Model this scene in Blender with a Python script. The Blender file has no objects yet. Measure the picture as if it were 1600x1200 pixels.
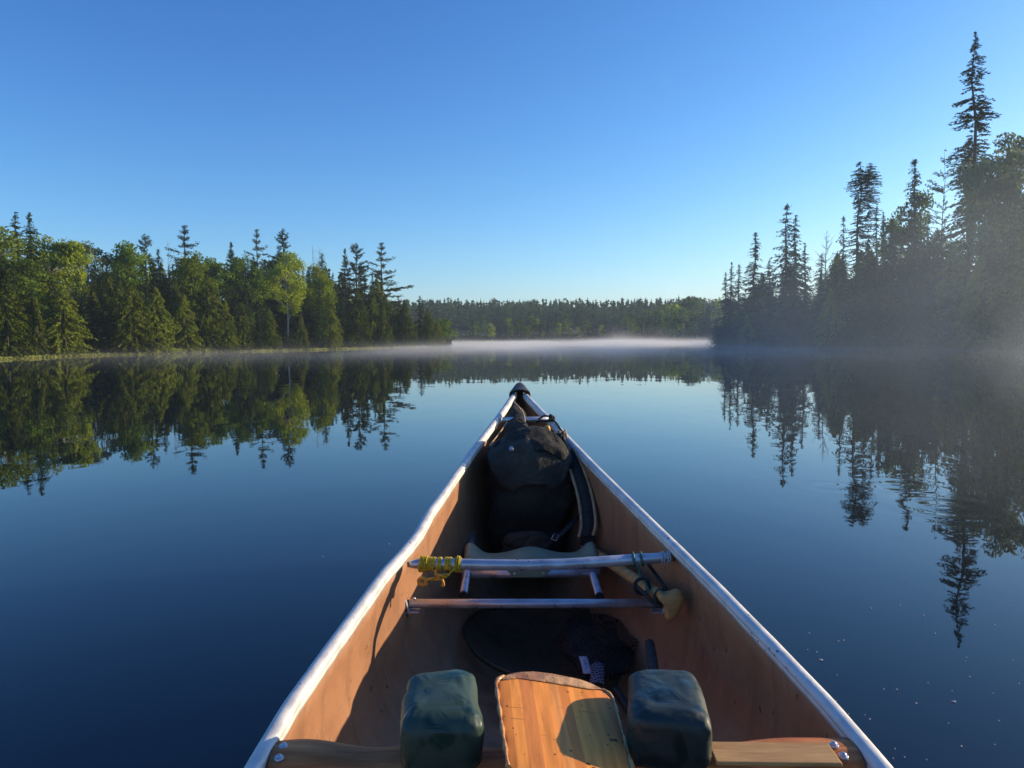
import bpy, bmesh, math, random
import numpy as np
from mathutils import Vector, Matrix, noise as mnoise
R = math.radians
sc = bpy.context.scene
col = sc.collection

# ------------------------------------------------------------------ camera
CAM_H = 0.95
FPX = 1150.0
PITCH = math.atan(71 / FPX)
ROLL = R(0.5)
f0 = Vector((0, math.cos(PITCH), -math.sin(PITCH)))
u0 = Vector((0, math.sin(PITCH), math.cos(PITCH)))
x0 = Vector((1, 0, 0))
CU = math.cos(ROLL) * u0 + math.sin(ROLL) * x0
CR = math.cos(ROLL) * x0 - math.sin(ROLL) * u0
cam_d = bpy.data.cameras.new('camera')
cam = bpy.data.objects.new('camera', cam_d)
col.objects.link(cam)
m = Matrix((CR, CU, -f0)).transposed().to_4x4()
m.translation = Vector((0, 0, CAM_H))
cam.matrix_world = m
cam_d.sensor_width = 36
cam_d.lens = 36 * FPX / 1600
cam_d.clip_start = 0.02
cam_d.clip_end = 6000
sc.camera = cam

# ------------------------------------------------------------------ light
SUN_AZ, SUN_EL = 71.0, 15.5
sd = Vector((math.sin(R(SUN_AZ)) * math.cos(R(SUN_EL)), math.cos(R(SUN_AZ)) * math.cos(R(SUN_EL)), math.sin(R(SUN_EL))))
sl = bpy.data.lights.new('sun', 'SUN')
sl.energy = 5.0
sl.angle = R(0.5)
sl.color = (1.0, 0.80, 0.53)
so = bpy.data.objects.new('sun', sl)
so.rotation_euler = sd.to_track_quat('Z', 'Y').to_euler()
col.objects.link(so)
w = bpy.data.worlds.new('World')
sc.world = w
w.use_nodes = True
nt = w.node_tree
bg = nt.nodes['Background']
sky = nt.nodes.new('ShaderNodeTexSky')
sky.sky_type = 'NISHITA'
sky.sun_disc = False
sky.sun_elevation = R(SUN_EL)
sky.sun_rotation = R(SUN_AZ)
sky.altitude = 300
sky.air_density = 1.0
sky.dust_density = 0.7
sky.ozone_density = 3.0
sepc = nt.nodes.new('ShaderNodeSeparateColor'); comc = nt.nodes.new('ShaderNodeCombineColor')
nt.links.new(sky.outputs[0], sepc.inputs[0])
def sky_math(op, a, v):
    q = nt.nodes.new('ShaderNodeMath'); q.operation = op; nt.links.new(a, q.inputs[0]); q.inputs[1].default_value = v; return q.outputs[0]
for ch, (gm, kk) in enumerate(((1.68, 3.25), (1.34, 2.5), (1.02, 2.22))):   # deeper blue overhead, pale at the horizon
    v = sky_math('MULTIPLY', sepc.outputs[ch], .1)
    v = sky_math('POWER', v, gm)
    v = sky_math('MULTIPLY', v, kk)
    v = sky_math('MINIMUM', v, 1.6)
    nt.links.new(sky_math('MULTIPLY', v, 1 / (.1 * 1.366)), comc.inputs[ch])
nt.links.new(comc.outputs[0], bg.inputs[0])
bg.inputs[1].default_value = 0.1
sc.view_settings.view_transform = 'Standard'
sc.view_settings.look = 'None'
sc.view_settings.exposure = 0.45
sc.view_settings.gamma = 1
sc.cycles.max_bounces = 8
sc.cycles.transparent_max_bounces = 12
sc.cycles.volume_bounces = 1
sc.cycles.volume_step_rate = 1.0
sc.cycles.caustics_reflective = False
sc.cycles.caustics_refractive = False

# ------------------------------------------------------------------ helpers
def ray(px, py):
    px, py = float(px), float(py)
    return f0 + ((px - 800) / FPX) * CR + ((600 - py) / FPX) * CU
def atZ(px, py, z):
    d = ray(px, py); t = (z - CAM_H) / d.z
    return Vector((d.x * t, d.y * t, z))
def atY(px, py, Y):
    d = ray(px, py); t = Y / d.y
    return Vector((d.x * t, Y, CAM_H + d.z * t))

def tag(o, label=None, cat=None, group=None, kind=None):
    if label: o['label'] = label
    if cat: o['category'] = cat
    if group: o['group'] = group
    if kind: o['kind'] = kind
    return o
def empty(name, loc=(0, 0, 0), rz=0):
    o = bpy.data.objects.new(name, None)
    col.objects.link(o)
    o.location = loc; o.rotation_euler = (0, 0, rz)
    o.empty_display_size = 0.1
    return o
def link(o, parent=None):
    col.objects.link(o)
    if parent is not None:
        chain = Vector((0, 0, 0)); p = parent
        while p is not None:
            if p.type == 'EMPTY':
                chain = chain + p.location
            p = p.parent
        o.parent = parent
        o.matrix_parent_inverse = Matrix.Translation(-chain) if parent.type == 'EMPTY' else Matrix.Identity(4)
    return o

class MB:
    def __init__(s): s.v = []; s.f = []; s.sm = []
    def add(s, vs, fs, smooth=True):
        b = len(s.v); s.v += [tuple(v) for v in vs]
        for f in fs: s.f.append(tuple(i + b for i in f)); s.sm.append(smooth)
    def tube(s, pts, r, n=10, caps=True, sx=1.0, sz=1.0):
        pts = [Vector(p) for p in pts]
        rs = r if isinstance(r, (list, tuple)) else [r] * len(pts)
        vs = []; up = None
        for i, p in enumerate(pts):
            t = (pts[min(i + 1, len(pts) - 1)] - pts[max(i - 1, 0)]).normalized()
            if up is None:
                up = Vector((0, 0, 1)) if abs(t.z) < .9 else Vector((0, 1, 0))
            a = t.cross(up)
            a = a.normalized() if a.length > 1e-6 else Vector((1, 0, 0))
            b = a.cross(t).normalized()
            up = b
            for k in range(n):
                q = 2 * math.pi * k / n
                vs.append(p + a * math.cos(q) * rs[i] * sx + b * math.sin(q) * rs[i] * sz)
        fs = []
        for i in range(len(pts) - 1):
            for k in range(n):
                k2 = (k + 1) % n
                fs.append((i * n + k, i * n + k2, (i + 1) * n + k2, (i + 1) * n + k))
        s.add(vs, fs)
        if caps:
            s.add(vs[:n], [tuple(range(n))], False)
            s.add(vs[-n:], [tuple(reversed(range(n)))], False)
    def box(s, c, size, rot=None, smooth=False):
        c = Vector(c); vs = []
        for x in (-.5, .5):
            for y in (-.5, .5):
                for z in (-.5, .5):
                    p = Vector((x * size[0], y * size[1], z * size[2]))
                    if rot is not None: p = rot @ p
                    vs.append(c + p)
        s.add(vs, [(0, 1, 3, 2), (4, 6, 7, 5), (0, 4, 5, 1), (2, 3, 7, 6), (0, 2, 6, 4), (1, 5, 7, 3)], smooth)
    def grid(s, fn, nu, nv, closed_u=False):
        vs = [fn(i / (nu - (0 if closed_u else 1)), j / (nv - 1)) for j in range(nv) for i in range(nu)]
        fs = []
        for j in range(nv - 1):
            for i in range(nu if closed_u else nu - 1):
                i2 = (i + 1) % nu
                fs.append((j * nu + i, j * nu + i2, (j + 1) * nu + i2, (j + 1) * nu + i))
        s.add(vs, fs)
    def ball(s, c, r, n=8, sc3=(1, 1, 1)):
        c = Vector(c)
        s.grid(lambda u, v: c + Vector((r * sc3[0] * math.sin(math.pi * v) * math.cos(2 * math.pi * u), r * sc3[1] * math.sin(math.pi * v) * math.sin(2 * math.pi * u), r * sc3[2] * math.cos(math.pi * v))), n, n, True)
    def build(s, name, mat, parent=None, bevel=0, solid=0, subsurf=0, off=-1, fixn=True):
        me = bpy.data.meshes.new(name)
        me.from_pydata(s.v, [], s.f)
        me.polygons.foreach_set('use_smooth', s.sm)
        me.materials.append(mat)
        if fixn:
            bm = bmesh.new(); bm.from_mesh(me)
            bmesh.ops.remove_doubles(bm, verts=bm.verts, dist=1e-5)
            bmesh.ops.recalc_face_normals(bm, faces=bm.faces)
            bm.to_mesh(me); bm.free()
        o = bpy.data.objects.new(name, me)
        link(o, parent)
        if solid:
            md = o.modifiers.new('solid', 'SOLIDIFY'); md.thickness = solid; md.offset = off
        if bevel:
            md = o.modifiers.new('bevel', 'BEVEL'); md.width = bevel; md.segments = 3; md.limit_method = 'ANGLE'; md.angle_limit = R(40)
        if subsurf:
            md = o.modifiers.new('sub', 'SUBSURF'); md.levels = subsurf; md.render_levels = subsurf
        return o

def tri_mesh(name, V, F, mat):
    """V (n,3), F (m,3) numpy"""
    me = bpy.data.meshes.new(name)
    V = np.asarray(V, dtype=np.float32); F = np.asarray(F, dtype=np.int32)
    me.vertices.add(len(V)); me.vertices.foreach_set('co', V.ravel())
    me.loops.add(F.size); me.loops.foreach_set('vertex_index', F.ravel())
    me.polygons.add(len(F))
    me.polygons.foreach_set('loop_start', np.arange(0, F.size, F.shape[1], dtype=np.int32))
    me.polygons.foreach_set('loop_total', np.full(len(F), F.shape[1], dtype=np.int32))
    me.update(calc_edges=True)
    me.validate()
    me.materials.append(mat)
    return me

# ------------------------------------------------------------------ materials
def new_mat(name):
    m = bpy.data.materials.new(name); m.use_nodes = True
    nt = m.node_tree
    return m, nt, nt.nodes['Principled BSDF'], nt.nodes['Material Output']
def N(nt, t, **kw):
    n = nt.nodes.new(t)
    for k, v in kw.items():
        if k in n.inputs: n.inputs[k].default_value = v
        else: setattr(n, k, v)
    return n
def ramp(nt, fac, stops):
    r = nt.nodes.new('ShaderNodeValToRGB')
    e = r.color_ramp.elements
    e[0].position, e[0].color = stops[0][0], (*stops[0][1], 1)
    e[1].position, e[1].color = stops[-1][0], (*stops[-1][1], 1)
    for p, c in stops[1:-1]:
        q = e.new(p); q.color = (*c, 1)
    nt.links.new(fac, r.inputs[0])
    return r
def g3(v): return (v, v, v)
def noisemat(name, c1, c2, scale=5, rough=.5, metal=0.0, bump=0.0, bscale=60, detail=6, stretch=(1, 1, 1), lo=.35, hi=.65, rvar=0.0, spec=.5, coord='Object'):
    m, nt, b, out = new_mat(name)
    tc = N(nt, 'ShaderNodeTexCoord'); mp = N(nt, 'ShaderNodeMapping'); mp.inputs['Scale'].default_value = stretch
    nt.links.new(tc.outputs[coord], mp.inputs[0])
    n1 = N(nt, 'ShaderNodeTexNoise'); n1.inputs['Scale'].default_value = scale; n1.inputs['Detail'].default_value = detail
    nt.links.new(mp.outputs[0], n1.inputs['Vector'])
    r = ramp(nt, n1.outputs[0], [(lo, c1), (hi, c2)])
    nt.links.new(r.outputs[0], b.inputs['Base Color'])
    b.inputs['Roughness'].default_value = rough; b.inputs['Metallic'].default_value = metal
    b.inputs['Specular IOR Level'].default_value = spec
    if rvar:
        rr = ramp(nt, n1.outputs[0], [(.3, g3(max(rough - rvar, .02))), (.7, g3(min(rough + rvar, 1)))])
        nt.links.new(rr.outputs[0], b.inputs['Roughness'])
    if bump:
        n2 = N(nt, 'ShaderNodeTexNoise'); n2.inputs['Scale'].default_value = bscale; n2.inputs['Detail'].default_value = 5
        nt.links.new(mp.outputs[0], n2.inputs['Vector'])
        bp = N(nt, 'ShaderNodeBump'); bp.inputs['Strength'].default_value = bump; bp.inputs['Distance'].default_value = .01
        nt.links.new(n2.outputs[0], bp.inputs['Height']); nt.links.new(bp.outputs[0], b.inputs['Normal'])
    return m

def leafmat(name, ca, cb, trans=.35, cc=None):
    m, nt, b, out = new_mat(name)
    nt.nodes.remove(b)
    geo = N(nt, 'ShaderNodeNewGeometry')
    n1 = N(nt, 'ShaderNodeTexNoise'); n1.inputs['Scale'].default_value = .9; n1.inputs['Detail'].default_value = 3
    nt.links.new(geo.outputs['Position'], n1.inputs['Vector'])
    oi = N(nt, 'ShaderNodeObjectInfo')
    ad = N(nt, 'ShaderNodeMath', operation='ADD'); ml = N(nt, 'ShaderNodeMath', operation='MULTIPLY'); ml.inputs[1].default_value = .45
    nt.links.new(oi.outputs['Random'], ml.inputs[0]); nt.links.new(ml.outputs[0], ad.inputs[0]); nt.links.new(n1.outputs[0], ad.inputs[1])
    ri = N(nt, 'ShaderNodeMath', operation='MULTIPLY_ADD'); ri.inputs[1].default_value = .25
    nt.links.new(geo.outputs['Random Per Island'], ri.inputs[0]); nt.links.new(ad.outputs[0], ri.inputs[2])
    stops = [(.4, ca), (1.0, cb)] if cc is None else [(.4, ca), (.8, cb), (1.1, cc)]
    stops = [(min(p, 1.0), c) for p, c in stops]
    r = ramp(nt, ri.outputs[0], stops)
    d = N(nt, 'ShaderNodeBsdfDiffuse'); t = N(nt, 'ShaderNodeBsdfTranslucent'); mx = N(nt, 'ShaderNodeMixShader'); mx.inputs[0].default_value = trans
    nt.links.new(r.outputs[0], d.inputs[0])
    hs = N(nt, 'ShaderNodeHueSaturation'); hs.inputs['Hue'].default_value = .485; hs.inputs['Saturation'].default_value = 1.1; hs.inputs['Value'].default_value = 1.25
    nt.links.new(r.outputs[0], hs.inputs['Color']); nt.links.new(hs.outputs[0], t.inputs[0])
    nt.links.new(d.outputs[0], mx.inputs[1]); nt.links.new(t.outputs[0], mx.inputs[2]); nt.links.new(mx.outputs[0], out.inputs[0])
    return m

# ------------------------------------------------------------------ canoe outline (world metres)
def zg(Y):
    return .355 + .04 * (Y - 1) + .0392 * (Y - 1) ** 2 if Y >= 1 else .355 + .04 * (Y - 1) + .075 * (Y - 1) ** 2
def gun_pt(px, py):
    d = ray(px, py); prev = None
    for t in np.linspace(.7, 4.2, 3501):
        f = CAM_H + d.z * t - zg(d.y * t)
        if f <= 0: return Vector((d.x * t, d.y * t, zg(d.y * t)))
    return Vector((d.x * 3.5, d.y * 3.5, zg(d.y * 3.5)))
Lp = [(405, 1195), (455, 1108), (520, 1015), (570, 945), (602, 900), (636, 862), (655, 838), (666, 817), (674, 802), (688, 783), (715, 743), (737, 711), (757, 684), (779, 655), (799, 626)]
Rp = [(1368, 1195), (1292, 1105), (1203, 1010), (1122, 925), (1057, 860), (1005, 809), (976, 780), (951, 755), (908, 711), (867, 667), (826, 626)]
Lw = [gun_pt(*p) for p in Lp]; Rw = [gun_pt(*p) for p in Rp]
BOW = gun_pt(812, 609)
BOWY = BOW.y
def side_fn(W, stern_x, sgn):
    pts = [(p.y, p.x) for p in W] + [(BOWY, BOW.x)]
    cx = .07; hw = abs(W[0].x - cx)
    for Y in (.8, .5, .2, -.1, -.4, -.7, -1.0, -1.25, -1.45, -1.6):
        k = max(0.0, 1 - ((.95 - Y) / 2.55) ** 2.4)
        pts.append((Y, cx + sgn * hw * k))
    pts.sort()
    ys = np.array([p[0] for p in pts]); xs = np.array([p[1] for p in pts])
    yy = np.linspace(ys[0], ys[-1], 700); xx = np.interp(yy, ys, xs)
    k = np.exp(-np.linspace(-2, 2, 17) ** 2 * 1.6); k /= k.sum()
    sm = np.convolve(np.pad(xx, 8, mode='edge'), k, mode='valid')
    e = np.minimum(1, np.minimum(yy - yy[0], yy[-1] - yy) / .12)
    sm = sm * e + xx * (1 - e)
    return lambda Y: float(np.interp(Y, yy, sm))
XL = side_fn(Lw, 0, -1); XR = side_fn(Rw, 0, 1)
STERN = -1.6
def zb(Y):
    base = -.075 + .03 * (Y - 1)
    if Y > BOWY - .55:
        t = (Y - (BOWY - .55)) / .55
        return base + (zg(Y) - base) * t ** 2.6
    if Y < STERN + .5:
        t = ((STERN + .5) - Y) / .5
        return base + (zg(Y) - base) * t ** 2.6
    return base
def section(Y, a):
    """a in -1..1 (left gunwale .. keel .. right gunwale)"""
    l, r = XL(Y), XR(Y); c = (l + r) / 2; w = (r - l) / 2
    k = min(1.0, w / .42)
    n = 1.5 + 1.7 * k
    t = (1 - abs(a)) * math.pi / 2
    cx = max(0.0, math.cos(t)) ** (2 / n); sz = math.sin(t) ** (2 / n)
    g, b = zg(Y), zb(Y)
    bul = .022 * k * math.sin(min(1, sz * 1.0) * math.pi) * (1 if sz < 1 else 0)
    x = c + (1 if a > 0 else -1) * (w * cx + bul * cx)
    return Vector((x, Y, g + (b - g) * sz))
# ================================================================== SETTING
def P2(px, py): v = atZ(px, py, 0); return (v.x, v.y)
LAKE = [(-62, -90), (-50, 0), (-37, 26), P2(0, 562), P2(130, 556), P2(240, 553.5), P2(300, 551.5), P2(400, 549), P2(540, 545.5), P2(620, 543), P2(690, 541.2),
        (-9, 108), (-14, 125), (-26, 150), (-22, 168), (-8, 176), (10, 181), (30, 184), (46, 172), (44, 150), (34, 112), (24, 86),
        P2(1112, 541.3), P2(1180, 542), P2(1250, 543.3), P2(1400, 546.5), P2(1500, 548.5), P2(1600, 551), (31, 22), (40, 0), (54, -90)]
LK = np.array(LAKE)
def lake_sd(x, y):
    """signed distance, positive outside the lake"""
    x = np.asarray(x, float); y = np.asarray(y, float)
    d = np.full(x.shape, 1e9); ins = np.zeros(x.shape, bool)
    for i in range(len(LK)):
        ax, ay = LK[i]; bx, by = LK[(i + 1) % len(LK)]
        ex, ey = bx - ax, by - ay
        t = np.clip(((x - ax) * ex + (y - ay) * ey) / (ex * ex + ey * ey), 0, 1)
        d = np.minimum(d, np.hypot(x - ax - t * ex, y - ay - t * ey))
        c = ((ay > y) != (by > y)) & (x < (bx - ax) * (y - ay) / ((by - ay) if by != ay else 1e-9) + ax)
        ins ^= c
    return np.where(ins, -d, d)
def sstep(a, b, x):
    t = np.clip((x - a) / (b - a), 0, 1); return t * t * (3 - 2 * t)
def ground_z(x, y):
    x = np.asarray(x, float); y = np.asarray(y, float)
    s = lake_sd(x, y)
    rough = np.sin(x * .31 + 1.3) * np.sin(y * .27) * .25 + np.sin(x * .11) * np.sin(y * .09 + 2) * .5
    left = sstep(2, 45, s) * 3.2
    rightw = sstep(8, 22, x) * sstep(8, 30, y) * (1 - sstep(130, 200, y))
    right = rightw * sstep(1, 34, s) * 7.0
    far = sstep(170, 260, y) * sstep(5, 120, s) * 3.0 + 12 * np.exp(-((y - 660) / 210.0) ** 2) * sstep(200, 420, y) * (1 - .12 * np.sin(x * .012 + .6))
    out = .07 + np.minimum(s, 3) * .06 + left * (1 - rightw) + right + far + rough * sstep(4, 20, s)
    inn = np.maximum(-3.0, s * .35)
    return np.where(s > 0, out, inn)
def gz(x, y): return float(ground_z(np.array([x]), np.array([y]))[0])

ng = 340
uu = np.linspace(-1, 1, ng)
ax_ = 2500 * np.sinh(5.6 * uu) / math.sinh(5.6)
GX, GY = np.meshgrid(ax_, ax_ + 40)
GZ = ground_z(GX, GY)
V = np.stack([GX.ravel(), GY.ravel(), GZ.ravel()], 1)
ii, jj = np.meshgrid(np.arange(ng - 1), np.arange(ng - 1))
a = (jj * ng + ii).ravel()
F = np.stack([a, a + 1, a + ng + 1, a + ng], 1)
M_ground = noisemat('forest_floor', (.012, .015, .006), (.035, .04, .014), scale=.6, rough=.95, detail=8)
me = tri_mesh('ground', V, F, M_ground)
me.polygons.foreach_set('use_smooth', [True] * len(me.polygons))
o = bpy.data.objects.new('ground', me); link(o); tag(o, kind='structure', label='dark forest ground rising behind the lake shore')

# water sheet with the canoe's waterline cut out
hole_l, hole_r = [], []
for Y in np.linspace(STERN + .02, BOWY - .02, 120):
    if zb(Y) > -.006: continue
    for sgn, lst in ((-1, hole_l), (1, hole_r)):
        best = None
        for k in range(401):
            p = section(Y, sgn * k / 400)
            if p.z >= 0: best = p; break
        lst.append((best.x + sgn * .001, Y, 0))
hole = hole_l + hole_r[::-1]
bm = bmesh.new()
hv = [bm.verts.new(p) for p in hole]
hx = [bm.verts.new(p) for p in ((-700, -400, 0), (700, -400, 0), (700, 500, 0), (-700, 500, 0))]
ed = [bm.edges.new((hv[i], hv[(i + 1) % len(hv)])) for i in range(len(hv))] + [bm.edges.new((hx[i], hx[(i + 1) % 4])) for i in range(4)]
bmesh.ops.triangle_fill(bm, use_beauty=True, edges=ed)
bmesh.ops.recalc_face_normals(bm, faces=bm.faces)
if bm.faces[0].normal.z < 0:
    bmesh.ops.reverse_faces(bm, faces=bm.faces)
me = bpy.data.meshes.new('water'); bm.to_mesh(me); bm.free()
M_water, nt, b, out = new_mat('lake_water')
b.inputs['Base Color'].default_value = (.004, .009, .014, 1)
b.inputs['Roughness'].default_value = .012
b.inputs['IOR'].default_value = 1.38
geo = N(nt, 'ShaderNodeNewGeometry')
mp = N(nt, 'ShaderNodeMapping'); mp.inputs['Scale'].default_value = (1, .6, 1)
nt.links.new(geo.outputs['Position'], mp.inputs[0])
n1 = N(nt, 'ShaderNodeTexNoise'); n1.inputs['Scale'].default_value = 1.3; n1.inputs['Detail'].default_value = 3
n2 = N(nt, 'ShaderNodeTexNoise'); n2.inputs['Scale'].default_value = .25; n2.inputs['Detail'].default_value = 2
nt.links.new(mp.outputs[0], n1.inputs['Vector']); nt.links.new(mp.outputs[0], n2.inputs['Vector'])
s1 = N(nt, 'ShaderNodeMath', operation='MULTIPLY_ADD'); s1.inputs[1].default_value = 3.0
nt.links.new(n2.outputs[0], s1.inputs[0]); nt.links.new(n1.outputs[0], s1.inputs[2])
hgt = s1.outputs[0]
for (px, py, r0, fr, am) in ((1475, 792, .5, 30, .22), (1400, 757, .35, 34, .15), (1300, 760, .3, 34, .12), (975, 596, 2.2, 5, .12), (420, 600, 2.0, 5, .3)):
    c = atZ(px, py, 0)
    sub = N(nt, 'ShaderNodeVectorMath', operation='DISTANCE'); sub.inputs[1].default_value = c
    nt.links.new(geo.outputs['Position'], sub.inputs[0])
    sn = N(nt, 'ShaderNodeMath', operation='MULTIPLY'); sn.inputs[1].default_value = fr * 1.0
    nt.links.new(sub.outputs['Value'], sn.inputs[0])
    si = N(nt, 'ShaderNodeMath', operation='SINE'); nt.links.new(sn.outputs[0], si.inputs[0])
    mr = N(nt, 'ShaderNodeMapRange'); mr.inputs['From Min'].default_value = r0 * .2; mr.inputs['From Max'].default_value = r0; mr.inputs['To Min'].default_value = am; mr.inputs['To Max'].default_value = 0
    nt.links.new(sub.outputs['Value'], mr.inputs['Value'])
    pr = N(nt, 'ShaderNodeMath', operation='MULTIPLY'); nt.links.new(si.outputs[0], pr.inputs[0]); nt.links.new(mr.outputs[0], pr.inputs[1])
    ad = N(nt, 'ShaderNodeMath', operation='ADD'); nt.links.new(hgt, ad.inputs[0]); nt.links.new(pr.outputs[0], ad.inputs[1]); hgt = ad.outputs[0]
bp = N(nt, 'ShaderNodeBump'); bp.inputs['Strength'].default_value = 1.0; bp.inputs['Distance'].default_value = .0022
nt.links.new(hgt, bp.inputs['Height']); nt.links.new(bp.outputs[0], b.inputs['Normal'])
me.materials.append(M_water)
o = bpy.data.objects.new('water', me); link(o); tag(o, kind='structure', label='calm dark blue lake water mirroring the forest')

# ------------------------------------------------------------------ tree prototypes
rng = np.random.default_rng(7)
def sprays(P, D, L, W, rg, tilt=.5):
    """one triangle per point: P base, D direction (unit), L length, W width"""
    n = len(P)
    up = np.array([0, 0, 1.0]) + rg.normal(0, tilt, (n, 3))
    S = np.cross(D, up); S /= np.linalg.norm(S, axis=1, keepdims=True) + 1e-9
    A = P - S * W[:, None] * .5 - D * L[:, None] * .3; B = P + S * W[:, None] * .5 - D * L[:, None] * .1; C = P + D * L[:, None] * .7
    return np.stack([A, B, C], 1).reshape(-1, 3)
def conifer_arrays(H, R, z0, nb, prof, slope, droop, ls, lw, seed, per=10, tan=.8, irregular=.25, bunch=0.0, fill=.1, sag=.25):
    rg = np.random.default_rng(seed)
    out = []; woods = []
    zs = z0 * H + (H * .985 - z0 * H) * np.sort(rg.random(nb) ** .92)
    if bunch:
        k = max(3, int(bunch)); zs = np.round(zs / H * k) / k * H + rg.normal(0, .012 * H, nb)
        zs = np.clip(zs, z0 * H, H * .985)
    ph = rg.random(nb) * 2 * math.pi
    sec = rg.normal(0, 1, 12)
    for z, p in zip(zs, ph):
        t = (z - z0 * H) / (H - z0 * H)
        side = 1 + irregular * math.sin(3 * p + sec[0] * 3 + z * 1.7 * sec[1] / H * 6) * .6
        L = R * prof(t) * side * rg.uniform(1 - irregular, 1 + irregular * .5) + .02 * H * (1 - t) * .3
        d = np.array([math.cos(p), math.sin(p), 0])
        m = max(2, int(per * (.35 + .65 * L / R)))
        s = np.linspace(fill, 1, m)
        sl = slope(t) if callable(slope) else slope
        pts = np.array([0, 0, z]) + d * (L * s)[:, None]
        pts[:, 2] += L * s * sl - droop * L * s * s + rg.normal(0, .02 * R, m)
        if L > .12 * R: woods.append((np.array([0, 0, z]), pts[m // 2], pts[-1], L))
        for sg in (-1, 0, 1):
            tg = np.cross([0, 0, 1], d) * sg * tan
            dd = d * (1 - .35 * abs(sg)) + tg + np.array([0, 0, -sag]) + rg.normal(0, .22, (m, 3))
            dd /= np.linalg.norm(dd, axis=1, keepdims=True)
            l = ls * rg.uniform(.6, 1.25, m) * (1.05 - .35 * s) * min(1, .35 + L / R)
            out.append(sprays(pts + rg.normal(0, .02 * R, (m, 3)), dd, l, lw * rg.uniform(.6, 1.3, m) * min(1, .4 + L / R), rg))
    # leader
    k = 10
    zz = np.linspace(H * .93, H * .985, k); a = rg.random(k) * 6.28
    dd = np.stack([np.cos(a) * .5, np.sin(a) * .5, np.full(k, .8)], 1)
    out.append(sprays(np.stack([np.zeros(k), np.zeros(k), zz], 1), dd, np.full(k, ls * .5), np.full(k, lw * .5), rg))
    V = np.concatenate(out)
    V[:, 2] = np.minimum(V[:, 2], H)
    F = np.arange(len(V)).reshape(-1, 3)
    return V, F, woods
def broad_arrays(H, R, z0, nclump, nleaf, lsz, seed, shape=1.0, cr=.3, hollow=.0):
    rg = np.random.default_rng(seed); out = []; cs = []
    ch = H * (1 - z0) / 2; cz = z0 * H + ch
    tries = 0
    while len(cs) < nclump and tries < 4000:
        tries += 1
        v = rg.normal(0, 1, 3); v /= np.linalg.norm(v); r = rg.random() ** .33
        v = v * (.25 + .75 * r)
        taper = 1 - .35 * max(v[2], 0) * shape - .25 * max(-v[2], 0)
        c = np.array([v[0] * R * .8 * taper, v[1] * R * .8 * taper, cz + v[2] * ch * .86])
        c[:2] += .18 * R * np.array([math.sin(c[2] * 1.3 + seed), math.cos(c[2] * .9 + seed * 2)])
        cs.append(c)
    for c in cs:
        rr = R * cr * rg.uniform(.6, 1.25)
        n = int(nleaf * rg.uniform(.6, 1.3))
        v = rg.normal(0, 1, (n, 3)); v /= np.linalg.norm(v, axis=1, keepdims=True)
        v *= (rg.random((n, 1)) ** .4) * rr * np.array([1.1, 1.1, .75])
        P = c + v
        a = rg.normal(0, 1, (n, 3)); a /= np.linalg.norm(a, axis=1, keepdims=True)
        bq = np.cross(a, rg.normal(0, 1, (n, 3))); bq /= np.linalg.norm(bq, axis=1, keepdims=True)
        s = lsz * rg.uniform(.5, 1.2, (n, 1))
        out.append(np.stack([P - a * s, P + bq * s * .6, P + a * s, P - bq * s * .6], 1).reshape(-1, 3))
    V = np.concatenate(out); V[:, 2] = np.clip(V[:, 2], .02 * H, H)
    V[:, 2] *= H / V[:, 2].max()
    return V, np.arange(len(V)).reshape(-1, 4), cs

M_cedar = leafmat('cedar_sprays', (.012, .022, .005), (.19, .23, .026), .18)
M_spruce = leafmat('spruce_needles', (.008, .015, .007), (.055, .078, .028), .12)
M_fir = leafmat('fir_needles', (.010, .022, .008), (.065, .12, .035), .15)
M_pine = leafmat('pine_needles', (.014, .03, .011), (.10, .14, .04), .18)
M_birch = leafmat('birch_leaves', (.05, .085, .010), (.30, .38, .045), .32)
M_aspen = leafmat('aspen_leaves', (.07, .10, .045), (.20, .24, .12), .40)
M_maple = leafmat('maple_leaves', (.022, .045, .007), (.13, .21, .030), .28)
M_bare = leafmat('sparse_needles', (.03, .038, .024), (.07, .08, .05), .2)
M_bark = noisemat('dark_bark', (.035, .028, .022), (.09, .075, .06), scale=8, rough=.95, stretch=(1, 1, .3))
M_pale = noisemat('pale_birch_bark', (.25, .23, .20), (.55, .52, .47), scale=6, rough=.8, stretch=(.4, .4, 2))
M_grey = noisemat('weathered_dead_wood', (.16, .15, .14), (.32, .30, .28), scale=6, rough=.9)
PROTO = {}
def proto(key, name, crownmat, V, F, H, tr, barkmat, woods=(), limbs=(), top=.97, wr=.02):
    cm = tri_mesh('crown', V, F, crownmat) if V is not None else None
    mb = MB()
    n = 7
    rg = random.Random(len(PROTO) * 13 + 5)
    pts = [Vector((rg.uniform(-.01, .01) * H * (i > 0), rg.uniform(-.01, .01) * H * (i > 0), H * top * i / n - (.06 * H if i == 0 else 0))) for i in range(n + 1)]
    pts[-1].x = pts[-1].y = 0
    mb.tube(pts, [tr * (1 - .93 * i / n) for i in range(n + 1)], 7)
    for (a, b2, c, L) in woods:
        mb.tube([a, b2, c], [wr * .8, wr * .5, wr * .15], 3, False)
    for c in limbs:
        c = Vector(c); z = max(.12 * H, c.z - .45 * math.hypot(c.x, c.y) - .05 * H)
        mid = Vector((c.x * .5, c.y * .5, (z + c.z) / 2 - .01 * H))
        mb.tube([(0, 0, z), mid, c], [tr * .4, tr * .22, tr * .08], 4, False)
    me = bpy.data.meshes.new('trunk'); me.from_pydata(mb.v, [], mb.f); me.materials.append(barkmat)
    me.polygons.foreach_set('use_smooth', [True] * len(me.polygons))
    PROTO[key] = (name, cm, me, H)
cone = lambda t: (1 - t) ** .85
fat = lambda t: min(1, (1 - t) * 1.55) ** .8 * (.8 + .2 * min(1, t * 8))
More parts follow.
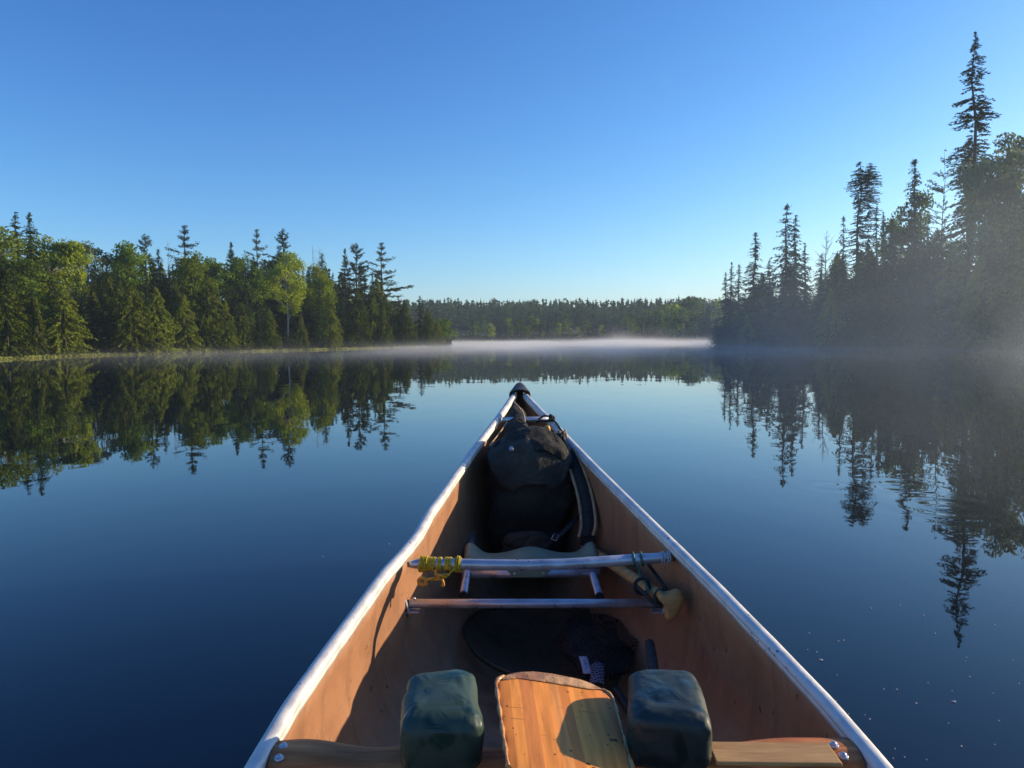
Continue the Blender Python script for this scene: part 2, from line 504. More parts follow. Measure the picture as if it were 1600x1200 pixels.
spire = lambda t: (1 - t) ** 1.0 * .9 + .06
column_ = lambda t: min(1, (1 - t) * 3.2) * .85 + .05
for i in range(4):
    V, F, wd = conifer_arrays(10, [2.3, 2.0, 2.6, 1.7][i], .03, 300, fat if i != 3 else cone, -.05, .35, .42, .17, 100 + i, per=14, irregular=.3, sag=1.7, tan=.6, fill=.3)
    proto('cedar%d' % i, 'cedar_tree', M_cedar, V, F, 10, .16, M_bark)
for i in range(4):
    V, F, wd = conifer_arrays(10, [1.35, 1.7, 1.15, 1.5][i], .05, 190, spire, lambda t: .25 * t - .25, .18, .36, .12, 200 + i, per=9, irregular=.35, bunch=[0, 0, 30, 0][i], sag=.7)
    proto('spruce%d' % i, 'spruce_tree', M_spruce, V, F, 10, .12, M_bark, wd[::3])
for i in range(2):
    V, F, wd = conifer_arrays(10, [1.8, 2.1][i], .04, 220, cone, -.02, .12, .36, .13, 240 + i, per=11, irregular=.3, bunch=28, sag=.6)
    proto('fir%d' % i, 'fir_tree', M_fir, V, F, 10, .13, M_bark, wd[::4])
pineprof = [lambda t: (.85 + .3 * math.sin(t * 19 + 1)) * (1 - t) ** .95 + .03, lambda t: (.85 + .25 * math.sin(t * 23)) * (1 - t) ** .85 + .03, lambda t: (.85 + .25 * math.sin(t * 17 + 2)) * (1 - t) ** 1.0 + .03]
_old = [lambda t: (.75 + .5 * math.sin(t * 9 + 1)) * min(1, (1 - t) * 2.2 + .12), lambda t: (.8 + .35 * math.sin(t * 14)) * min(1, (1 - t) * 1.8 + .1), lambda t: (.7 + .3 * math.sin(t * 11 + 2)) * min(1, (1 - t) * 1.6 + .15)]
for i in range(3):
    V, F, wd = conifer_arrays(10, [2.5, 2.3, 2.0][i], .22, [120, 130, 130][i], pineprof[i], lambda t: .02 + .45 * t * t, -.10, [.34, .34, .32][i], .13, 300 + i, per=34, irregular=.45, bunch=[17, 19, 22][i], fill=.3, tan=1.0, sag=-.12)
    # thicken the outer plates
    proto('pine%d' % i, 'pine_tree', M_pine, V, F, 10, .15, M_bark, wd[::2], wr=.035)
for i in range(4):
    V, F, cs = broad_arrays(10, [2.6, 3.0, 2.4, 2.8][i], [.22, .28, .35, .15][i], [46, 56, 40, 60][i], 150, .13, 400 + i, cr=.30)
    proto('birch%d' % i, 'birch_tree', M_birch, V, F, 10, .13, M_pale, limbs=cs[::2])
for i in range(2):
    V, F, cs = broad_arrays(10, 2.6, .42, 34, 130, .12, 430 + i, cr=.27)
    proto('aspen%d' % i, 'aspen_tree', M_aspen, V, F, 10, .12, M_pale, limbs=cs[::2])
for i in range(3):
    V, F, cs = broad_arrays(10, [2.9, 2.5, 3.2][i], .12, [60, 50, 64][i], 150, .14, 450 + i, cr=.30)
    proto('maple%d' % i, 'maple_tree', M_maple, V, F, 10, .15, M_bark, limbs=cs[::2])
# tall ragged spruce
V, F, wd = conifer_arrays(10, .64, .10, 460, lambda t: (.70 + .22 * math.sin(t * 21) * math.sin(t * 57)) * min(1, (1 - t) * 3.0 + .03) * (.75 + .25 * min(1, t * 2.5)), -.10, .12, .15, .055, 500, per=11, irregular=.36, fill=.25, tan=.8, sag=.15)
proto('tall', 'spruce_tree', M_spruce, V, F, 10, .10, M_bark, wd[::2], wr=.007)
# club-topped spruce
V, F, wd = conifer_arrays(10, .62, .10, 330, lambda t: (.75 + .35 * math.sin(t * 16)) * (1 if t < .55 else 1.05) * min(1, (1 - t) * 6 + .25), -.10, .10, .17, .07, 501, per=9, irregular=.3, fill=.12)
V2, F2, wd2 = conifer_arrays(10, .48, .55, 170, lambda t: min(1, (1 - t) * 5 + .2), -.05, .05, .17, .07, 502, per=8, irregular=.3, fill=.1)
V2 = V2 * np.array([1, 1, .985]) + np.array([.55, .1, 0])
proto('club', 'spruce_tree', M_spruce, np.concatenate([V, V2]), np.concatenate([F, F2 + len(V)]), 10, .11, M_bark, wd + [(a + [.55, .1, 0], b_ + [.55, .1, 0], c + [.55, .1, 0], L) for a, b_, c, L in wd2])
V, F, wd = conifer_arrays(10, 1.6, .35, 66, lambda t: .9 * min(1, (1 - t) * 1.7 + .12), .22, -.05, .22, .08, 503, per=12, irregular=.5, bunch=13, fill=.4)
proto('larch', 'larch_tree', M_bare, V, F, 10, .09, M_bark, wd, wr=.03)
for i in range(2):
    rg = random.Random(40 + i); wd = []
    for k in range(34):
        z = rg.uniform(4, 9.7); p = rg.uniform(0, 6.28); L = (10.6 - z) * .32 * rg.uniform(.4, 1.2); d = Vector((math.cos(p), math.sin(p), 0))
        wd.append((Vector((0, 0, z)), Vector((0, 0, z)) + d * L * .5 + Vector((0, 0, L * .35)), Vector((0, 0, z)) + d * L + Vector((0, 0, L * (.7 + .3 * i))), L))
    proto('snag%d' % i, 'dead_tree', None, None, None, 10, .09, M_grey, wd, top=1.0, wr=.035)
def farproto(key, name, mat, R, nb, per, seed, broad=False):
    if broad: V, F, cs = broad_arrays(10, R, .08, 16, 46, .34, seed, cr=.38)
    else: V, F, wd = conifer_arrays(10, R, .04, nb, spire, -.1, .2, .8, .32, seed, per=per, irregular=.3, bunch=13)
    proto(key, name, mat, V, F, 10, .12, M_pale if broad else M_bark)
for i in range(3): farproto('fspruce%d' % i, 'spruce_tree', M_spruce, [1.5, 1.9, 1.3][i], 60, 6, 600 + i)
for i in range(2): farproto('fcedar%d' % i, 'cedar_tree', M_fir, 2.1, 70, 7, 610 + i)
for i in range(3): farproto('fbirch%d' % i, 'birch_tree', [M_birch, M_maple, M_maple][i], 3.0, 0, 0, 620 + i, True)

def shore_t(dx, dy):
    ts = np.linspace(12, 260, 1400); s = lake_sd(ts * dx, ts * dy)
    k = np.argmax(s > 0); return ts[k]
rnd = random.Random(11)
def tree(key, px, py, off, label, cat, group=None, rz=None, wm=1.0, dist=None, hmin=0, sink=0.0):
    d = ray(px, py); h = Vector((d.x, d.y)); h.normalize()
    dd = (dist if dist is not None else shore_t(h.x, h.y)) + off
    x, y = h.x * dd, h.y * dd
    g = gz(x, y) - sink
    top = CAM_H + d.z * (dd / math.hypot(d.x, d.y))
    H = max(top - g, hmin)
    return tree_at(key, x, y, g, H, label, cat, group, rz, wm * (1.0 if group is not None else 1.6 if key[:6] == 'spruce' else 1.3 if key[:3] in ('pin', 'fir') else 1.12))
def tree_at(key, x, y, g, H, label, cat, group=None, rz=None, wm=1.0):
    name, cm, tm, h0 = PROTO[key]
    root = bpy.data.objects.new(name, None); col.objects.link(root)
    root.location = (x, y, g); root.rotation_euler = (0, 0, rnd.uniform(0, 6.28) if rz is None else rz)
    s = H / h0; root.scale = (s * wm, s * wm, s)
    tag(root, label, cat, group)
    for nm, me in (('crown', cm), ('trunk', tm)):
        if me is None: continue
        c = bpy.data.objects.new(nm, me); col.objects.link(c); c.parent = root
    return root

# ---- left bank: skyline trees, left to right
LB = [
 ('spruce2', 23, 329, 16, 'thin dark spruce spire poking up leftmost on the left skyline', 1.0),
 ('birch1', -12, 352, 9, 'light green birch cut by the left edge of the photo', 1.0),
 ('fir0', 45, 330, 7, 'tall dark layered fir with bushy tip beside the leftmost spire', .95),
 ('birch0', 75, 362, 9, 'bright green birch with pale trunk right of the bushy-tipped fir', .9),
 ('birch2', 104, 377, 8, 'narrow light green birch behind the big yellowish cedar', .9),
 ('aspen0', 137, 372, 10, 'greyish green aspen crown with sky showing between its pale trunks', .85),
 ('maple0', 192, 376, 8, 'grey-green rounded maple right of the gap in the left skyline', .8),
 ('pine1', 226, 364, 10, 'green pine tip rising behind the rounded maple', .75),
 ('fir1', 247, 385, 12, 'small dark fir tip between rounded maple and tall pine', .7),
 ('snag0', 262, 373, 12, 'thin dead spar sticking up left of the first tall pine', .5),
 ('pine0', 288, 352, 9, 'tall white pine with long branches reaching right, first from the left', .95),
 ('birch3', 300, 391, 6, 'bright lit birch just below the first tall white pine', .8),
 ('pine2', 361, 378, 10, 'low bushy pine on the skyline between two tall pines', .9),
 ('maple1', 336, 400, 8, 'mid green maple left of the low bushy pine', .8),
 ('pine0', 401, 358, 9, 'slender white pine with one long branch out to the right', .7),
 ('pine1', 441, 356, 9, 'pale green white pine with open rounded top, beside the slender pine', .8),
 ('birch1', 446, 392, 5, 'brightest yellow-green birch leaning over the middle of the left bank', .75),
 ('maple2', 380, 396, 6, 'broad green maple beneath the slender white pine', .7),
 ('snag0', 488, 381, 11, 'bare dead tree with a bent tip on the left skyline', .6),
 ('snag1', 500, 385, 13, 'bare forked dead tree right of the bent-tipped one', .7),
 ('fir1', 503, 392, 8, 'small dark fir in front of the bare forked tree', .8),
 ('birch3', 497, 410, 5, 'rounded green birch left of the pair of ragged pines', .75),
 ('pine2', 539, 388, 9, 'short dark pine tucked left of the pair of ragged pines', .8),
 ('pine1', 556, 378, 8, 'left one of the two ragged flat-branched pines at the right end of the left bank', .85),
 ('pine0', 596, 379, 8, 'right one of the two ragged flat-branched pines, its branches sweeping right', 1.0),
 ('spruce1', 622, 461, 4, 'dark pointed spruce just right of the ragged pines', 1.2),
 ('spruce3', 656, 461, 4, 'last pointed spruce standing above the low right end of the left bank', 1.3),
]
CAT = {'spruce': 'spruce', 'fir': 'fir tree', 'birch': 'birch', 'aspen': 'aspen', 'maple': 'maple', 'pine': 'pine', 'snag': 'dead tree', 'cedar': 'cedar', 'tall': 'spruce', 'club': 'spruce', 'larch': 'larch'}
def catof(k): return CAT[k.rstrip('0123456789').lstrip('f') if k.startswith('fs') or k.startswith('fc') or k.startswith('fb') else k.rstrip('0123456789')]
for k, px, py, off, lab, wm in LB:
    rz = 0.3 if k == 'pine0' else None
    tree(k, px, py, off, lab, catof(k), rz=rz, wm=wm)
# front row along the water
LF = [
 ('cedar1', 5, 420, 2.0, 'dark cedar at the left edge of the front row', 1.0),
 ('cedar3', 56, 462, 2.2, 'small pale-lit cedar left of the big yellowish one', .8),
 ('cedar0', 96, 446, 1.2, 'big yellowish cedar sweeping down to the water on the left', 1.15),
 ('spruce1', 141, 424, 3.5, 'bluish spruce right of the big yellowish cedar', 1.0),
 ('spruce3', 158, 440, 3.0, 'shorter bluish spruce, the right one of two together', .9),
 ('cedar2', 205, 440, 1.6, 'broad lit cedar with a blunt top in the front row', .9),
 ('cedar0', 243, 447, 2.0, 'bronze-green cedar between two broad ones in the front row', .9),
 ('cedar1', 287, 458, 1.6, 'dark-sided cedar with drooping right edge above the grassy point', .9),
 ('cedar2', 322, 428, 2.0, 'tall broad cedar left of a narrow bright-edged one', .85),
 ('cedar1', 352, 468, 1.2, 'bright-edged cedar leaning to the water at the shore bend', .8),
 ('cedar3', 378, 472, 1.4, 'narrow cedar with a bright right flank', 1.0),
 ('cedar0', 420, 480, 1.4, 'soft green cedar with a frayed right side in the middle of the shore', .8),
 ('cedar3', 470, 488, 1.2, 'short slim cedar in front of dark gaps', 1.0),
 ('cedar2', 514, 456, 1.6, 'tall cedar with one bright vertical right edge', .65),
 ('cedar0', 558, 450, 1.8, 'broad dull green cedar beneath the ragged pines', .75),
 ('cedar1', 598, 474, 1.2, 'neat pointed cedar right of the broad dull one', .8),
 ('cedar2', 632, 468, 1.5, 'rounded cedar near the tip of the left bank', .8),
 ('cedar1', 668, 480, 1.2, 'small cedar second from the tip of the left bank', .9),
 ('cedar0', 684, 498, .8, 'lowest cedar at the very tip of the left bank', .8),
]
for k, px, py, off, lab, wm in LF:
    tree(k, px, py, max(.4, off - .7), lab, catof(k), wm=wm * 1.2)
LE = [(-160, 330), (0, 370), (60, 376), (120, 395), (160, 405), (230, 388), (260, 400), (300, 392), (345, 402), (400, 388), (440, 394), (470, 412), (490, 408), (530, 410), (560, 405), (600, 425), (612, 452), (640, 472), (690, 500)]
LEx = [p[0] for p in LE]; LEy = [p[1] for p in LE]
for i in range(185):
    px = rnd.uniform(-150, 682) if i > 12 else rnd.uniform(-260, 0)
    if i > 90: px = rnd.uniform(100, 650)
    off = rnd.choice([4.5, 6, 8, 10, 14, 18, 22]) + rnd.uniform(-1, 1)
    if px > 600: off = min(off, 5)
    e = np.interp(px, LEx, LEy)
    py = e + rnd.uniform(4, 22) + max(0, 9 - off) * rnd.uniform(3, 8)
    k = rnd.choice(['spruce0', 'spruce1', 'spruce2', 'fir0', 'fir1', 'spruce3', 'cedar1', 'maple0' if i % 2 else 'fir1', 'spruce1', 'spruce0'])
    c = catof(k)
    lab = {'spruce': 'dark spruce packed among the trees inside the left bank forest', 'fir tree': 'green fir packed among the trees inside the left bank forest', 'cedar': 'cedar standing behind the front row of the left bank', 'maple': 'shaded green maple filling the left bank forest', 'birch': 'light green birch standing back in the left bank forest'}[c]
    tree(k, px, py, off, lab, c, 'filler %ss inside the left bank forest' % c.replace(' tree', ''), wm=rnd.uniform(.95, 1.35), hmin=3)

# ---- right bank
RB = [
 ('spruce2', 1134, 424, 3, 'small spire at the left tip of the right bank', 1.0),
 ('spruce0', 1143, 408, 4, 'thin spire second from the left tip of the right bank', .7),
 ('spruce3', 1155, 411, 3, 'stout small spruce left of the slim tall one on the right bank', .95),
 ('spruce0', 1181, 361, 4, 'pointed spruce with a bent twig at the top, left part of the right bank', 1.0),
 ('spruce2', 1202, 403, 4, 'low spruce tucked between two pointed ones on the right bank', 1.0),
 ('spruce1', 1230, 315, 3, 'tall spiky spruce, left one of a close pair', .95),
 ('spruce2', 1243, 334, 4, 'slightly shorter slim spruce, right one of a close pair', .8),
 ('spruce2', 1258, 378, 4, 'little spire right of the close pair of spruces', .8),
 ('spruce3', 1284, 394, 3, 'dark blunt spruce left of the bare birch', 1.1),
 ('snag1', 1292, 358, 6, 'bare pale twiggy tree standing in a gap of the right skyline', 1.0),
 ('spruce1', 1318, 334, 4, 'narrow spruce left of the club-topped one', .6),
 ('club', 1344, 249, 6, 'spruce with a thick double club-shaped top', .95),
 ('spruce2', 1370, 316, 8, 'hair-thin spire right of the club-topped spruce', .5),
 ('spruce2', 1381, 329, 7, 'thin spire, second right of the club-topped spruce', .6),
 ('spruce0', 1394, 340, 5, 'small spire left of the bushy-based spruce', .7),
 ('spruce0', 1430, 245, 9, 'spruce with narrow tip and bushy base left of the sparse larch', .8),
 ('maple1', 1425, 296, 10, 'thin-leaved dark tree around the base of the narrow-tipped spruce', .7),
 ('larch', 1476, 231, 11, 'sparse one-sided larch with open branches', .6),
 ('spruce1', 1452, 330, 6, 'low dark spruce left of the sparse larch', .8),
 ('tall', 1525, 42, 13, 'very tall ragged spruce, the highest tree in the photo', 1.12),
 ('spruce3', 1514, 222, 10, 'dense dark spruce hugging the foot of the very tall one', .8),
 ('aspen0', 1562, 208, 12, 'sunlit thin-leaved birch right of the very tall spruce', .75),
 ('aspen1', 1596, 204, 11, 'sunlit birch at the right edge of the photo', .8),
 ('aspen0', 1545, 268, 9, 'lower leafy birch behind the dark slope beside the tall spruce', .6),
]
for k, px, py, off, lab, wm in RB:
    tree(k, px, py, off, lab, catof(k), wm=wm, rz=(0.0 if k == 'club' else None))
RE = [(1112, 490), (1125, 455), (1150, 438), (1180, 424), (1210, 418), (1250, 402), (1290, 412), (1320, 378), (1380, 362), (1420, 350), (1460, 350), (1500, 335), (1530, 320), (1560, 310), (1600, 292), (1700, 290), (1900, 290)]
REx = [p[0] for p in RE]; REy = [p[1] for p in RE]
for i in range(135):
    px = 1112 + 620 * rnd.random() ** .9
    off = rnd.choice([1.5, 2.5, 4, 6, 8, 11, 14]) + rnd.uniform(-.5, 1)
    if px < 1180: off = min(off, 4)
    e = np.interp(px, REx, REy)
    py = e + rnd.uniform(2, 26) + max(0, 7 - off) * rnd.uniform(4, 14)
    k = rnd.choice(['spruce0', 'spruce1', 'spruce2', 'spruce3', 'spruce1', 'fir0', 'fir1', 'cedar1', 'cedar2', 'fir1'])
    c = catof(k)
    lab = {'spruce': 'shaded dark spruce merging into the misty slope of the right bank', 'fir tree': 'shaded fir merging into the misty slope of the right bank', 'cedar': 'shaded cedar low on the misty right bank', 'maple': 'shaded broad-leaved tree on the misty right bank'}[c]
    tree(k, px, py, off, lab, c, 'filler %ss on the right bank slope' % c.replace(' tree', ''), wm=rnd.uniform(1.0, 1.4), hmin=3)

# ---- far shore
FE = [(640, 490), (700, 492), (760, 488), (850, 486), (940, 482), (1000, 478), (1030, 470), (1050, 460), (1075, 455), (1100, 456), (1130, 458), (1200, 455)]
FEx = [p[0] for p in FE]; FEy = [p[1] for p in FE]
for i in range(150):
    px = rnd.uniform(655, 1150)
    row = i % 4
    off = 1.5 + row * 6 + rnd.uniform(0, 3)
    e = np.interp(px, FEx, FEy)
    py = e + (3 - row) * rnd.uniform(3, 9) + rnd.uniform(4, 13)
    k = rnd.choice(['fspruce0', 'fspruce1', 'fspruce2', 'fcedar0', 'fcedar1', 'fbirch0', 'fbirch1', 'fbirch2'])
    c = {'s': 'spruce', 'c': 'cedar', 'b': 'birch'}[k[1]]
    lab = {'spruce': 'small distant spruce on the far shore above the bright mist', 'cedar': 'small distant cedar on the far shore above the bright mist', 'birch': 'small distant leafy tree on the far shore above the bright mist'}[c]
    dist = 165 if px > 1045 else None
    tree(k, px, py, off, lab, c, 'distant %s trees on the far shore' % c, wm=rnd.uniform(1.0, 1.3), dist=dist, hmin=2.5)

# ---- wooded hill far behind: one mass nobody could count
def forest_mass(name, n, x_lo, x_hi, y_lo, y_hi, mat, seed, label, hr=(7, 12), broad=.25, nt_=46):
    rg = np.random.default_rng(seed)
    Y = rg.uniform(y_lo, y_hi, n); X = Y * rg.uniform(x_lo, x_hi, n)
    s = lake_sd(X, Y); ok = s > 1.0; X, Y = X[ok], Y[ok]
    Z = ground_z(X, Y); out = []
    for x, y, z in zip(X, Y, Z):
        H = rg.uniform(*hr); isb = rg.random() < broad
        k = nt_
        if isb:
            v = rg.normal(0, 1, (k, 3)); v /= np.linalg.norm(v, axis=1, keepdims=True)
            P = v * np.array([2.0, 2.0, H * .33]) * rg.uniform(.7, 1, (k, 1)) + [0, 0, H * .62]
            D = v + rg.normal(0, .5, (k, 3))
        else:
            t = rg.random(k) ** 1.3; r = (1 - t) * rg.uniform(1.1, 1.7) * rg.uniform(.5, 1, k); a = rg.random(k) * 6.283
            P = np.stack([np.cos(a) * r, np.sin(a) * r, .05 * H + t * H * .9], 1)
            D = np.stack([np.cos(a), np.sin(a), np.full(k, -.2)], 1) + rg.normal(0, .3, (k, 3))
            D[-3:] = [0, 0, 1]; P[-3:] = [0, 0, H * .8]
        D /= np.linalg.norm(D, axis=1, keepdims=True)
        L = rg.uniform(.7, 1.4, k); W = rg.uniform(.6, 1.1, k) * (1.2 if isb else 1.0)
        if not isb: L[-3:] = H * .3; W[-3:] = .7
        T = sprays(P, D, L, W, rg, .8); out.append(T + [x, y, z])
    V = np.concatenate(out); F = np.arange(len(V)).reshape(-1, 3)
    o = bpy.data.objects.new(name, tri_mesh(name, V, F, mat)); link(o)
    tag(o, label, 'forest', kind='stuff')
M_hill = leafmat('hill_foliage', (.026, .052, .030), (.075, .12, .055), .25)  # bluer, lighter leaves: distance haze put into the hill's colour
forest_mass('distant_forest', 7000, -.24, .42, 215, 760, M_hill, 5, 'endless dark conifer forest covering the low hill beyond the far shore', (5.5, 9.5), .12)
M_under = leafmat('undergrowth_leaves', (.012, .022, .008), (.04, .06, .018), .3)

# low shrubs closing the forest edge (uncountable brush)
def brush(name, pts, n, hmax, mat, label, seed, leaf=.2):
    rg = np.random.default_rng(seed); out = []
    pts = np.array(pts); seg = rg.integers(0, len(pts) - 1, n); t = rg.random(n)
    X = pts[seg, 0] * (1 - t) + pts[seg + 1, 0] * t; Y = pts[seg, 1] * (1 - t) + pts[seg + 1, 1] * t
    return X, Y, rg
def shore_path(px0, px1, n):
    res = []
    for px in np.linspace(px0, px1, n):
        d = ray(px, 540); h = Vector((d.x, d.y)).normalized(); t = shore_t(h.x, h.y); res.append((h.x, h.y, t))
    return res
def shore_brush(name, px0, px1, n, off0, off1, hmin, hmax, k, mat, label, seed, lsz=.14):
    sp = shore_path(px0, px1, 60); rg = np.random.default_rng(seed); out = []
    for i in range(n):
        u = rg.random() * 58.999; a, f = int(u), u - int(u)
        hx_, hy_, t = [sp[a][j] * (1 - f) + sp[a + 1][j] * f for j in range(3)]
        dd = t + rg.uniform(off0, off1); x, y = hx_ * dd, hy_ * dd; z = gz(x, y)
        H = rg.uniform(hmin, hmax); R_ = H * rg.uniform(.5, .8)
        v = rg.normal(0, 1, (k, 3)); v /= np.linalg.norm(v, axis=1, keepdims=True); v[:, 2] = abs(v[:, 2])
        P = v * np.array([R_, R_, H]) * rg.uniform(.3, 1, (k, 1)) + [x, y, z]
        D = v + rg.normal(0, .5, (k, 3)); D /= np.linalg.norm(D, axis=1, keepdims=True)
        out.append(sprays(P, D, rg.uniform(.6, 1.3, k) * lsz * 2, rg.uniform(.6, 1.3, k) * lsz, rg, .9))
    V = np.concatenate(out)
    o = bpy.data.objects.new(name, tri_mesh(name, V, np.arange(len(V)).reshape(-1, 3), mat)); link(o)
    tag(o, label, 'brush', kind='stuff')
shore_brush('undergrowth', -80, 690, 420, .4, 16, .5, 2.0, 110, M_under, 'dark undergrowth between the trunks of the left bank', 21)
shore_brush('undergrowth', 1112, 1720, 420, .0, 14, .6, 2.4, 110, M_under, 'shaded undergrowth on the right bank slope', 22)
shore_brush('shrub_fringe', 690, 1110, 260, .0, 5, .7, 2.2, 60, M_under, 'low shrubs along the distant shore behind the mist', 23, .3)

# sedge fringe at the left waterline
def blades(name, px0, px1, n, off0, off1, h0, h1, mat, label, seed, dens=None):
    sp = shore_path(px0, px1, 100); rg = np.random.default_rng(seed); Vs = []
    for i in range(n):
        u = rg.random() * 98.999; a, f = int(u), u - int(u)
        if dens is not None and rg.random() > dens(px0 + (px1 - px0) * u / 99): continue
        hx_, hy_, t = [sp[a][j] * (1 - f) + sp[a + 1][j] * f for j in range(3)]
        dd = t + off0 + (off1 - off0) * rg.random() ** 1.2; x, y = hx_ * dd, hy_ * dd; z = max(gz(x, y), -.02)
        H = rg.uniform(h0, h1) * (.6 + .4 * math.sin(u * 1.9) ** 2); an = rg.random() * 6.28; ww = .02 + .012 * rg.random() + t * .0003
        bx, by = math.cos(an) * ww, math.sin(an) * ww; lx, ly = rg.normal(0, .18, 2) * H
        Vs += [(x - bx, y - by, z), (x + bx, y + by, z), (x + lx, y + ly, z + H)]
    V = np.array(Vs)
    o = bpy.data.objects.new(name, tri_mesh(name, V, np.arange(len(V)).reshape(-1, 3), mat)); link(o)
    tag(o, label, 'grass', kind='stuff')
M_sedge = leafmat('sedge_blades', (.12, .16, .035), (.38, .42, .11), .4)
blades('shore_grass', -30, 692, 9000, -.25, .35, .04, .17, M_sedge, 'pale green sedge fringe along the left waterline', 31, dens=lambda p: .35 + .65 * max(0, math.sin(p * .045) * math.sin(p * .13 + 1)) + (.3 if p > 400 else 0))
blades('shore_grass', 240, 340, 5000, .0, 2.2, .12, .42, M_sedge, 'brighter tuft of long grass on the small point of the left bank', 32)
blades('shore_grass', 700, 1100, 5000, -1.5, 1.5, .3, .8, M_sedge, 'thin pale grass line on the distant shore', 33)

# ------------------------------------------------------------------ air
def vol_box(name, lo, hi, label, density_fn, color=(.97, .97, .97), aniso=.45):
    mb = MB(); c = [(a + b) / 2 for a, b in zip(lo, hi)]; s = [b - a for a, b in zip(lo, hi)]
    mb.box(c, s)
    m, nt, b, out = new_mat(name + '_air'); nt.nodes.remove(b)
    pv = N(nt, 'ShaderNodeVolumePrincipled'); pv.inputs['Color'].default_value = (*color, 1); pv.inputs['Anisotropy'].default_value = aniso
    nt.links.new(pv.outputs[0], out.inputs['Volume'])
    density_fn(nt, pv)
    o = mb.build(name, m); tag(o, label, 'mist', kind='stuff')
    return o
def d_const(v):
    def f(nt, pv): pv.inputs['Density'].default_value = v
    return f
def d_mist(A, h, ysc, y0, y1, x_boost, lo, hi, scale=(.05, .02, .5), blob=None, zc=None):
    def f(nt, pv):
        geo = N(nt, 'ShaderNodeNewGeometry'); tc = N(nt, 'ShaderNodeTexCoord')
        sp = N(nt, 'ShaderNodeSeparateXYZ'); nt.links.new(geo.outputs['Position'], sp.inputs[0])
        mp = N(nt, 'ShaderNodeMapping'); mp.inputs['Scale'].default_value = scale; nt.links.new(geo.outputs['Position'], mp.inputs[0])
        n = N(nt, 'ShaderNodeTexNoise'); n.inputs['Scale'].default_value = 1; n.inputs['Detail'].default_value = 3; nt.links.new(mp.outputs[0], n.inputs['Vector'])
        mr = N(nt, 'ShaderNodeMapRange'); mr.inputs['From Min'].default_value = lo; mr.inputs['From Max'].default_value = hi; nt.links.new(n.outputs[0], mr.inputs['Value'])
        def mul(a, b_):
            q = N(nt, 'ShaderNodeMath', operation='MULTIPLY'); nt.links.new(a, q.inputs[0])
            if isinstance(b_, float): q.inputs[1].default_value = b_
            else: nt.links.new(b_, q.inputs[1])
            return q.outputs[0]
        ez = N(nt, 'ShaderNodeMath', operation='EXPONENT'); nt.links.new(mul(sp.outputs['Z'], -1.0 / h), ez.inputs[0])
        v = mul(mul(mr.outputs[0], ez.outputs[0]), float(A))
        if blob is None:
            my = N(nt, 'ShaderNodeMapRange'); my.interpolation_type = 'SMOOTHSTEP'; my.inputs['From Min'].default_value = y0; my.inputs['From Max'].default_value = y1; nt.links.new(sp.outputs['Y'], my.inputs['Value'])
            v = mul(v, my.outputs[0])
            if x_boost:
                mx = N(nt, 'ShaderNodeMapRange'); mx.interpolation_type = 'SMOOTHSTEP'; mx.inputs['From Min'].default_value = x_boost[0]; mx.inputs['From Max'].default_value = x_boost[1]; mx.inputs['To Min'].default_value = x_boost[2]; nt.links.new(sp.outputs['X'], mx.inputs['Value'])
                v = mul(v, mx.outputs[0])
        else:
            c, r = blob
            sb = N(nt, 'ShaderNodeVectorMath', operation='SUBTRACT'); sb.inputs[1].default_value = c; nt.links.new(geo.outputs['Position'], sb.inputs[0])
            dv = N(nt, 'ShaderNodeVectorMath', operation='DIVIDE'); dv.inputs[1].default_value = r; nt.links.new(sb.outputs[0], dv.inputs[0])
            ln = N(nt, 'ShaderNodeVectorMath', operation='LENGTH'); nt.links.new(dv.outputs[0], ln.inputs[0])
            mb_ = N(nt, 'ShaderNodeMapRange'); mb_.interpolation_type = 'SMOOTHSTEP'; mb_.inputs['From Min'].default_value = 1; mb_.inputs['From Max'].default_value = 0; nt.links.new(ln.outputs['Value'], mb_.inputs['Value'])
            v = mul(v, mb_.outputs[0])
        nt.links.new(v, pv.inputs['Density'])
    return f
